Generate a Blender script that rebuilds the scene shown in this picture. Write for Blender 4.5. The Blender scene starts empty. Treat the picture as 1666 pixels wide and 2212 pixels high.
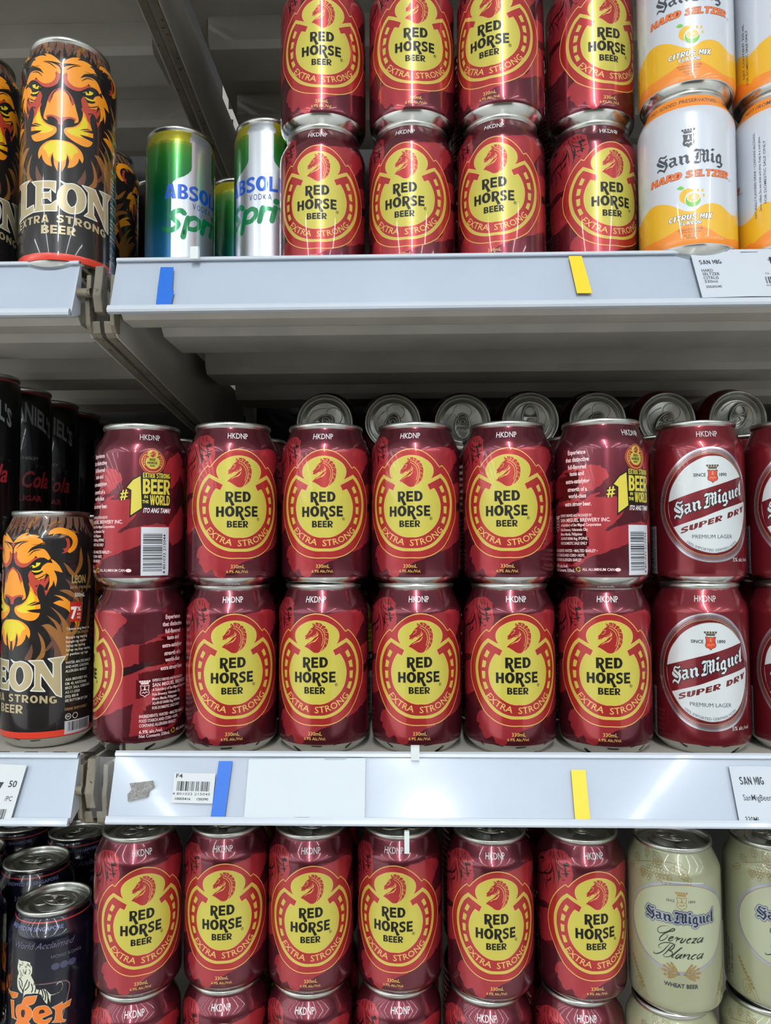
# Supermarket shelf with stacked drinks cans, built object by object.  Units: metres (label artwork in millimetres).
import bpy, math, random
from mathutils import Vector, Matrix
from mathutils.geometry import tessellate_polygon
random.seed(7)
scene = bpy.context.scene
col = scene.collection
pi = math.pi
# ------------------------------------------------------------------ camera, world, lights, exposure
CAMZ = 1.30
FPX = 1606.0
YAW, PIT, ROL = math.radians(1.56), math.radians(2.73), math.radians(0.18)
_fw = Vector((-math.sin(YAW)*math.cos(PIT), math.cos(YAW)*math.cos(PIT), math.sin(PIT)))
_r0 = Vector((math.cos(YAW), math.sin(YAW), 0)); _u0 = _r0.cross(_fw)
_r = _r0*math.cos(ROL)-_u0*math.sin(ROL); _u = _r0*math.sin(ROL)+_u0*math.cos(ROL)
cam_data = bpy.data.cameras.new('camera')
cam_data.sensor_fit = 'VERTICAL'; cam_data.sensor_height = 24.0; cam_data.lens = FPX/2212*24.0
cam_data.clip_start = 0.02; cam_data.clip_end = 60
cam = bpy.data.objects.new('camera', cam_data); col.objects.link(cam)
M = Matrix((_r, _u, -_fw)).transposed().to_4x4(); M.translation = (0, 0, CAMZ)
cam.matrix_world = M
scene.camera = cam

world = bpy.data.worlds.new('World'); scene.world = world; world.use_nodes = True
world.node_tree.nodes['Background'].inputs[0].default_value = (0.80, 0.88, 1.0, 1)
world.node_tree.nodes['Background'].inputs[1].default_value = 0.12

CEIL = 3.05
LIGHT_ROWS = tuple(-19.6+1.95*k for k in range(9))+(-2.10, 0.0, 2.0, 3.9, 5.8)
TUBE_W = 9.5
for x in LIGHT_ROWS:
    for y0, y1 in (((-1.0, -2.6), (-2.65, -4.3)) if abs(x) < .5 else ((-1.95, -5.2), (-5.3, -8.55))+(((-8.65, -18.0),) if x < -8 else ())):
        L = bpy.data.lights.new('tube_light', 'AREA'); L.shape = 'RECTANGLE'
        L.size = 0.09; L.size_y = y0-y1; L.energy = TUBE_W*(y0-y1)*(2.3 if abs(x) < .5 else .85); L.color = (0.90, 0.96, 1.0)
        o = bpy.data.objects.new('tube_light', L); col.objects.link(o)
        o.location = (x, (y0+y1)/2, CEIL-0.075)
L = bpy.data.lights.new('panel_light', 'AREA'); L.shape = 'RECTANGLE'; L.size = .24; L.size_y = 3.2; L.energy = 130; L.color = (0.92, 0.97, 1.0)
o = bpy.data.objects.new('panel_light', L); col.objects.link(o); o.location = (.19, -6.95, CEIL-0.075)
scene.view_settings.view_transform = 'Standard'
scene.view_settings.look = 'None'
scene.view_settings.gamma = 1.0
scene.view_settings.use_curve_mapping = False
scene.view_settings.exposure = 0.52
# ------------------------------------------------------------------ helpers: placing
def ray(px, py):
    return _fw + _r*((px-833)/FPX) + _u*((1106-py)/FPX)
def at(px, py, Y):
    """world point at depth Y seen at photo pixel (px, py)"""
    d = ray(px, py); t = Y/d.y
    return Vector((d.x*t, Y, CAMZ+d.z*t))
def projx(p):
    q = Vector(p)-Vector((0, 0, CAMZ)); return 833+FPX*q.dot(_r)/q.dot(_fw)
def solve_x(px, Y, z, R):
    X = 0.0
    for _ in range(25):
        n = math.hypot(X, Y); a = math.atan2(X, Y); b = math.asin(R/n); L = math.sqrt(n*n-R*R)
        q = [projx((L*math.sin(a+s*b), L*math.cos(a+s*b), z)) for s in (-1, 1)]
        X -= ((q[0]+q[1])/2-px)*Y/FPX
    return X
def solve_rot(X, Y, z, R, px, u):
    """turn about z that brings print position u (mm) in front of pixel column px"""
    ph = 0.0
    for _ in range(30):
        x = projx((X+R*math.sin(ph), Y-R*math.cos(ph), z)); x2 = projx((X+R*math.sin(ph+.01), Y-R*math.cos(ph+.01), z))
        g = (x2-x)/.01
        if abs(g) < 20: break
        ph -= max(-.4, min(.4, (x-px)/g))
    return ph-u/1000/R
# ------------------------------------------------------------------ helpers: objects
def tag(o, label=None, cat=None, group=None, kind=None):
    if label: o['label'] = label
    if cat: o['category'] = cat
    if group: o['group'] = group
    if kind: o['kind'] = kind
    return o
def empty(name, loc, rz=0.0):
    o = bpy.data.objects.new(name, None); o.empty_display_size = .02; col.objects.link(o)
    o.location = loc; o.rotation_euler = (0, 0, rz); return o
def link(name, me, parent=None, loc=None):
    o = bpy.data.objects.new(name, me); col.objects.link(o)
    if parent: o.parent = parent
    if loc: o.location = loc
    return o
def mesh(name, V, Fs, mats, fm=None, smooth=False):
    me = bpy.data.meshes.new(name); me.from_pydata(V, [], Fs)
    for m in (mats if isinstance(mats, (list, tuple)) else [mats]): me.materials.append(m)
    if fm: me.polygons.foreach_set('material_index', fm)
    if smooth: me.polygons.foreach_set('use_smooth', [True]*len(Fs))
    me.update(); return me
class MB:
    """collects boxes and prisms of ONE part"""
    def __init__(s): s.V = []; s.F = []; s.m = []
    def box(s, x0, x1, y0, y1, z0, z1, mi=0):
        b = len(s.V)
        s.V += [(x, y, z) for z in (z0, z1) for y in (y0, y1) for x in (x0, x1)]
        for f in ((0,2,3,1),(4,5,7,6),(0,1,5,4),(2,6,7,3),(0,4,6,2),(1,3,7,5)): s.F.append(tuple(b+i for i in f)); s.m.append(mi)
        return s
    def prism_x(s, prof, x0, x1, mi=0, cap=True, x0b=None):
        """closed YZ profile swept along x"""
        b = len(s.V); n = len(prof)
        s.V += [(x0, y, z) for y, z in prof]+[(x1, y, z) for y, z in prof]
        for i in range(n):
            j = (i+1) % n; s.F.append((b+i, b+n+i, b+n+j, b+j)); s.m.append(mi)
        if cap:
            s.F.append(tuple(b+i for i in range(n))); s.F.append(tuple(b+n+n-1-i for i in range(n))); s.m += [mi, mi]
        return s
    def prism_z(s, pts, z0, z1, mi=0):
        b = len(s.V); n = len(pts)
        s.V += [(x, y, z0) for x, y in pts]+[(x, y, z1) for x, y in pts]
        for i in range(n):
            j = (i+1) % n; s.F.append((b+i, b+j, b+n+j, b+n+i)); s.m.append(mi)
        s.F.append(tuple(b+n-1-i for i in range(n))); s.F.append(tuple(b+n+i for i in range(n))); s.m += [mi, mi]
        return s
    def me(s, name, mats, smooth=False):
        m = mesh(name, s.V, s.F, mats, s.m, smooth); return m
    def obj(s, name, mats, parent=None, smooth=False, bevel=0):
        o = link(name, s.me(name, mats, smooth), parent)
        if bevel:
            b = o.modifiers.new('bevel', 'BEVEL'); b.width = bevel; b.segments = 2; b.limit_method = 'ANGLE'
        return o
# ------------------------------------------------------------------ materials
def lin(c):
    return tuple(((v/255)/12.92 if v/255 <= .04045 else (((v/255)+.055)/1.055)**2.4) for v in c)+(1,)
def pmat(name, rgb, rough=.4, metal=0.0, coat=0.0, noise=0.0, nscale=60, bump=0.0, dirt=None, spec=.5, aniso=0.0):
    m = bpy.data.materials.new(name); m.use_nodes = True
    nt = m.node_tree; b = nt.nodes['Principled BSDF']
    b.inputs['Base Color'].default_value = lin(rgb); b.inputs['Roughness'].default_value = rough
    b.inputs['Metallic'].default_value = metal; b.inputs['Coat Weight'].default_value = coat
    b.inputs['Coat Roughness'].default_value = .04; b.inputs['Specular IOR Level'].default_value = spec
    if noise or bump or dirt:
        tc = nt.nodes.new('ShaderNodeTexCoord'); nz = nt.nodes.new('ShaderNodeTexNoise')
        nz.inputs['Scale'].default_value = nscale; nz.inputs['Detail'].default_value = 5
        nt.links.new(tc.outputs['Object'], nz.inputs['Vector'])
        if noise:
            mx = nt.nodes.new('ShaderNodeMix'); mx.data_type = 'RGBA'; mx.blend_type = 'MULTIPLY'; mx.inputs[0].default_value = noise
            mx.inputs[6].default_value = lin(rgb)
            nt.links.new(nz.outputs['Color'], mx.inputs[7])
            bw = nt.nodes.new('ShaderNodeRGBToBW'); mr = nt.nodes.new('ShaderNodeMapRange')
            mr.inputs[1].default_value = .3; mr.inputs[2].default_value = .7; mr.inputs[3].default_value = .45; mr.inputs[4].default_value = 1.15
            nt.links.new(nz.outputs['Fac'], mr.inputs[0]); nt.links.new(mr.outputs[0], mx.inputs[7])
            out = mx.outputs[2]
            if dirt:
                n2 = nt.nodes.new('ShaderNodeTexNoise'); n2.inputs['Scale'].default_value = dirt[1]; n2.inputs['Detail'].default_value = 8
                nt.links.new(tc.outputs['Object'], n2.inputs['Vector'])
                r2 = nt.nodes.new('ShaderNodeMapRange'); r2.inputs[1].default_value = dirt[2]; r2.inputs[2].default_value = dirt[2]+.05
                nt.links.new(n2.outputs['Fac'], r2.inputs[0])
                m2 = nt.nodes.new('ShaderNodeMix'); m2.data_type = 'RGBA'
                nt.links.new(r2.outputs[0], m2.inputs[0]); nt.links.new(out, m2.inputs[6]); m2.inputs[7].default_value = lin(dirt[0]); out = m2.outputs[2]
            nt.links.new(out, b.inputs['Base Color'])
        if bump:
            bp = nt.nodes.new('ShaderNodeBump'); bp.inputs['Strength'].default_value = bump; bp.inputs['Distance'].default_value = .0006
            nt.links.new(nz.outputs['Fac'], bp.inputs['Height']); nt.links.new(bp.outputs[0], b.inputs['Normal'])
    return m
_mc = {}
def ink(rgb, metal=0.0, rough=.33):
    k = (rgb, metal, rough)
    if k not in _mc: _mc[k] = pmat('ink_%d_%d_%d' % rgb, rgb, rough, metal, coat=.15 if max(rgb) < 60 and not metal else .55, spec=.3 if max(rgb) < 60 else .5)
    return _mc[k]
ALU = pmat('bare_aluminium', (214, 214, 212), .24, 1.0)
ALU_LID = pmat('lid_aluminium', (196, 196, 190), .3, 1.0, bump=.25, nscale=300)
ALU_BASE = pmat('base_aluminium', (205, 205, 200), .16, 1.0)
SHELF = pmat('cream_shelf_paint', (188, 183, 172), .5, 0, noise=.35, nscale=14, bump=.15, dirt=((110, 98, 80), 60, .76))
SHELF_WORN = pmat('chipped_cream_paint', (132, 123, 106), .6, .1, noise=.6, nscale=40, bump=.5, dirt=((80, 68, 52), 210, .62))
RAIL = pmat('white_pvc', (198, 205, 214), .28, 0, coat=.2, noise=.08, nscale=20)
PAPER = pmat('label_card', (196, 202, 210), .6, noise=.05, nscale=30)
PAPER2 = pmat('white_card', (204, 207, 208), .6)
INKBLK = pmat('print_black', (48, 52, 62), .6)
DARK = pmat('dark_slot', (18, 16, 15), .8)
BLUETAPE = pmat('blue_tape', (28, 104, 204), .35)
YELTAPE = pmat('yellow_tape', (240, 205, 40), .35)
STEEL = pmat('steel', (120, 112, 100), .5, .6, noise=.4, nscale=40)
def clearmat():
    m = bpy.data.materials.new('clear_plastic'); m.use_nodes = True; nt = m.node_tree; nt.nodes.clear()
    o = nt.nodes.new('ShaderNodeOutputMaterial'); t = nt.nodes.new('ShaderNodeBsdfTransparent'); g = nt.nodes.new('ShaderNodeBsdfGlossy')
    g.inputs['Roughness'].default_value = .12; t.inputs[0].default_value = (.97, .98, 1, 1)
    f = nt.nodes.new('ShaderNodeFresnel'); f.inputs[0].default_value = 1.45
    mx = nt.nodes.new('ShaderNodeMixShader'); nt.links.new(f.outputs[0], mx.inputs[0]); nt.links.new(t.outputs[0], mx.inputs[1]); nt.links.new(g.outputs[0], mx.inputs[2])
    nt.links.new(mx.outputs[0], o.inputs[0]); return m
CLEAR = clearmat()
# ------------------------------------------------------------------ flat artwork, wrapped round a can or laid on a tag
_tc = {}
def text_tris(s, off, shear=0.0):
    k = (s, round(off, 4), shear)
    if k in _tc: return _tc[k]
    cu = bpy.data.curves.new('t', 'FONT'); cu.body = s; cu.offset = off; cu.resolution_u = 2; cu.shear = shear
    ob = bpy.data.objects.new('t', cu); me = bpy.data.meshes.new_from_object(ob)
    P = [(v.co.x, v.co.y) for v in me.vertices]; T = [[P[i] for i in p.vertices] for p in me.polygons]
    bpy.data.objects.remove(ob); bpy.data.curves.remove(cu); bpy.data.meshes.remove(me)
    _tc[k] = T; return T
CAPH = max(y for t in text_tris('H', 0) for x, y in t)
def D(k):
    return [tuple(map(float, p.split(','))) for p in ART[k].split(';')]
def smooth(P, closed=True, n=4, sharp=50):
    """Catmull-Rom through the points, corners sharper than `sharp` degrees kept"""
    N = len(P); out = []
    def corner(i):
        if not closed and i in (0, N-1): return True
        a, b, c = P[i-1], P[i], P[(i+1) % N]
        v1 = (b[0]-a[0], b[1]-a[1]); v2 = (c[0]-b[0], c[1]-b[1]); d = math.hypot(*v1)*math.hypot(*v2)
        return d == 0 or math.degrees(math.acos(max(-1, min(1, (v1[0]*v2[0]+v1[1]*v2[1])/d)))) > sharp
    cs = [corner(i) for i in range(N)]
    for i in range(N if closed else N-1):
        p1, p2 = P[i], P[(i+1) % N]
        p0 = P[i-1] if not cs[i] else (2*p1[0]-p2[0], 2*p1[1]-p2[1])
        p3 = P[(i+2) % N] if not cs[(i+1) % N] else (2*p2[0]-p1[0], 2*p2[1]-p1[1])
        for k in range(n):
            t = k/n
            out.append(tuple(.5*((2*p1[j])+(-p0[j]+p2[j])*t+(2*p0[j]-5*p1[j]+4*p2[j]-p3[j])*t*t+(-p0[j]+3*p1[j]-3*p2[j]+p3[j])*t**3) for j in (0, 1)))
    if not closed: out.append(P[-1])
    return out
def rough_edge(P, amp, step=1.2, seed=1):
    r = random.Random(seed); out = []
    for i in range(len(P)):
        a, b = P[i], P[(i+1) % len(P)]; L = math.hypot(b[0]-a[0], b[1]-a[1]); n = max(1, int(L/step))
        for k in range(n):
            t = k/n; q = r.uniform(-amp, amp) if k else r.uniform(-amp/2, amp/2)
            out.append((a[0]+(b[0]-a[0])*t-(b[1]-a[1])/max(L, .01)*q, a[1]+(b[1]-a[1])*t+(b[0]-a[0])/max(L, .01)*q))
    return out
class Art:
    def __init__(s): s.L = []; s.xf = None
    def add(s, z, mat, polys):
        if s.xf: polys = [[s.xf(p) for p in q] for q in polys]
        s.L.append((z, mat, polys))
    def poly(s, z, mat, P, holes=(), sm=0, sharp=50):
        if sm: P = smooth(P, True, sm, sharp); holes = [smooth(h, True, sm, sharp) for h in holes]
        loops = [[Vector((x, y, 0)) for x, y in q] for q in [P]+list(holes)]
        flat = [p for q in loops for p in q]
        s.add(z, mat, [[(flat[i].x, flat[i].y) for i in t] for t in tessellate_polygon(loops)])
    def line(s, z, mat, P, w, closed=False, w1=None, sm=0, taper=0):
        if sm: P = smooth(P, closed, sm, 70)
        out = []; n = len(P); m = n if closed else n-1
        def wd(i):
            a = w/2
            if taper:
                t = i/(n-1); a *= max(.12, math.sin(pi*min(1, max(0, t)))**.6) if taper == 2 else max(.1, 1-t*.9)
            return a
        for i in range(m):
            a, b = P[i], P[(i+1) % n]; L = math.hypot(b[0]-a[0], b[1]-a[1])
            if L < 1e-6: continue
            nx, ny = -(b[1]-a[1])/L, (b[0]-a[0])/L; wa, wb = wd(i), wd((i+1) % n)
            out.append([(a[0]+nx*wa, a[1]+ny*wa), (a[0]-nx*wa, a[1]-ny*wa), (b[0]-nx*wb, b[1]-ny*wb), (b[0]+nx*wb, b[1]+ny*wb)])
        for i in range(n):
            if w < .22: break
            r = wd(i); out.append([(P[i][0]+r*math.cos(k*pi/3), P[i][1]+r*math.sin(k*pi/3)) for k in range(6)])
        s.add(z, mat, out)
    def outline(s, z, mat, P, w): s.line(z, mat, P, w, True)
    def disc(s, z, mat, c, r, ry=None, n=24, a0=0, a1=2*pi):
        s.add(z, mat, [[(c[0]+r*math.cos(a0+(a1-a0)*k/n), c[1]+(ry or r)*math.sin(a0+(a1-a0)*k/n)) for k in range(n+(a1-a0 < 6))]+([c] if a1-a0 < 6 else [])])
    def rect(s, z, mat, x0, x1, y0, y1): s.add(z, mat, [[(x0, y0), (x1, y0), (x1, y1), (x0, y1)]])
    def text(s, z, mat, t, x, y, cap, width=None, bold=0.0, align='c', warp=None, shear=0.0, rot=0.0, sx=1.0):
        """baseline start/centre at (x, y); cap height `cap`; optional total width; warp(x, y) bends the line"""
        T = text_tris(t, bold, shear)
        xs = [p[0] for q in T for p in q]
        if not xs: return
        x0, x1 = min(xs), max(xs); sc = cap/(CAPH+2*bold); kx = (width/(x1-x0)) if width else sc*sx
        o = {'c': (x0+x1)/2, 'l': x0, 'r': x1}[align]; c, sn = math.cos(rot), math.sin(rot)
        out = []
        for q in T:
            r = []
            for px, py in q:
                a, b = (px-o)*kx, (py+bold)*sc
                if warp: a, b = warp(a, b)
                r.append((x+a*c-b*sn, y+a*sn+b*c))
            out.append(r)
        s.add(z, mat, out)
    def barcode(s, z, mat, x0, x1, y0, y1, horiz=False, seed=3, n=95):
        r = random.Random(seed); bits = '101'+''.join(r.choice(['0001101', '0011001', '0010011', '0111101', '0100011', '0110001']) for _ in range(6))+'01010'+''.join(r.choice(['1110010', '1100110', '1101100', '1000010', '1011100']) for _ in range(6))+'101'
        out = []; i = 0
        while i < len(bits):
            if bits[i] == '1':
                j = i
                while j < len(bits) and bits[j] == '1': j += 1
                a, b = i/len(bits), j/len(bits)
                if horiz: ya, yb = y0+(y1-y0)*a, y0+(y1-y0)*b; out.append([(x0, ya), (x1, ya), (x1, yb), (x0, yb)])
                else: xa, xb = x0+(x1-x0)*a, x0+(x1-x0)*b; out.append([(xa, y0), (xb, y0), (xb, y1), (xa, y1)])
                i = j
            else: i += 1
        s.add(z, mat, out)
    def flat(s, name, place):
        """place(x, y, lift) -> 3D"""
        V = []; Fs = []; mats = []; fm = []
        for z, mat, polys in s.L:
            if mat not in mats: mats.append(mat)
            for q in polys:
                b = len(V); V += [place(x, y, z) for x, y in q]; Fs.append(tuple(range(b, b+len(q)))); fm.append(mats.index(mat))
        return mesh(name, V, Fs, mats, fm)
    def wrap(s, name, prof, R, base=0.045, step=0.028):
        """prof(v) -> radius (mm) on the can wall; u runs round it"""
        V = []; N = []; Fs = []; mats = []; fm = []
        for z, mat, polys in s.L:
            if mat not in mats: mats.append(mat)
            mi = mats.index(mat); off = base+step*z
            for q in polys:
                for c in _split(q, 0, 1.7):
                    vs = [p[1] for p in c]
                    for d in (_split(c, 1, 1.3) if (max(vs) > prof.hi or min(vs) < prof.lo) else [c]):
                        b = len(V)
                        ar = 0
                        for i in range(len(d)):
                            x1, y1 = d[i]; x2, y2 = d[(i+1) % len(d)]; ar += x1*y2-x2*y1
                        if abs(ar) < 1e-5: continue
                        if ar < 0: d = d[::-1]
                        for u, v in d:
                            r, nr, nz = prof(v); a = u/R
                            V.append(((r+off*nr)*math.sin(a)/1000, -(r+off*nr)*math.cos(a)/1000, (v+off*nz)/1000)); N.append((nr*math.sin(a), -nr*math.cos(a), nz))
                        Fs.append(tuple(range(b, b+len(d)))); fm.append(mi)
        me = mesh(name, V, Fs, mats, fm, True)
        me.normals_split_custom_set_from_vertices(N)
        return me
def _split(q, ax, st):
    lo = min(p[ax] for p in q); hi = max(p[ax] for p in q)
    if hi-lo <= st: return [q]
    out = []; cur = q; k = math.floor(lo/st)+1
    while k*st < hi and len(cur) > 2:
        c = k*st; A = []; B = []
        for i in range(len(cur)):
            p, r = cur[i], cur[(i+1) % len(cur)]
            if p[ax] <= c: A.append(p)
            if p[ax] >= c: B.append(p)
            if (p[ax]-c)*(r[ax]-c) < 0:
                t = (c-p[ax])/(r[ax]-p[ax]); m = (p[0]+(r[0]-p[0])*t, p[1]+(r[1]-p[1])*t); A.append(m); B.append(m)
        if len(A) > 2: out.append(A)
        cur = B; k += 1
    if len(cur) > 2: out.append(cur)
    return out
class Prof:
    def __init__(s, pts, hi, lo):
        s.p = pts; s.hi = hi; s.lo = lo
    def __call__(s, v):
        P = s.p; v = max(P[0][1], min(P[-1][1], v))
        for i in range(len(P)-1):
            if v <= P[i+1][1]: break
        (r0, z0), (r1, z1) = P[i], P[i+1]; t = (v-z0)/max(1e-6, z1-z0)
        def nrm(j):
            a = P[max(0, j-1)]; b = P[min(len(P)-1, j+1)]; dr, dz = b[0]-a[0], b[1]-a[1]; L = math.hypot(dr, dz); return dz/L, -dr/L
        n0, n1 = nrm(i), nrm(i+1); nr, nz = n0[0]*(1-t)+n1[0]*t, n0[1]*(1-t)+n1[1]*t; L = math.hypot(nr, nz)
        return r0+(r1-r0)*t, nr/L, nz/L
def lathe(name, P, mats, fm=None, seg=96, smooth_=True):
    """P: (r, z) mm"""
    V = []; Fs = []; mi = []
    for r, z in P:
        if r < 1e-6: V.append((0, 0, z/1000)); continue
        V += [(r*math.sin(2*pi*k/seg)/1000, -r*math.cos(2*pi*k/seg)/1000, z/1000) for k in range(seg)]
    idx = []; b = 0
    for r, z in P: idx.append((b, r < 1e-6)); b += 1 if r < 1e-6 else seg
    for i in range(len(P)-1):
        (a, ap), (c, cp) = idx[i], idx[i+1]
        for k in range(seg):
            j = (k+1) % seg
            if ap: Fs.append((a, c+j, c+k))
            elif cp: Fs.append((a+k, a+j, c))
            else: Fs.append((a+k, a+j, c+j, c+k))
            mi.append(fm[i] if fm else 0)
    return mesh(name, V, Fs, mats, mi, smooth_)
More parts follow.
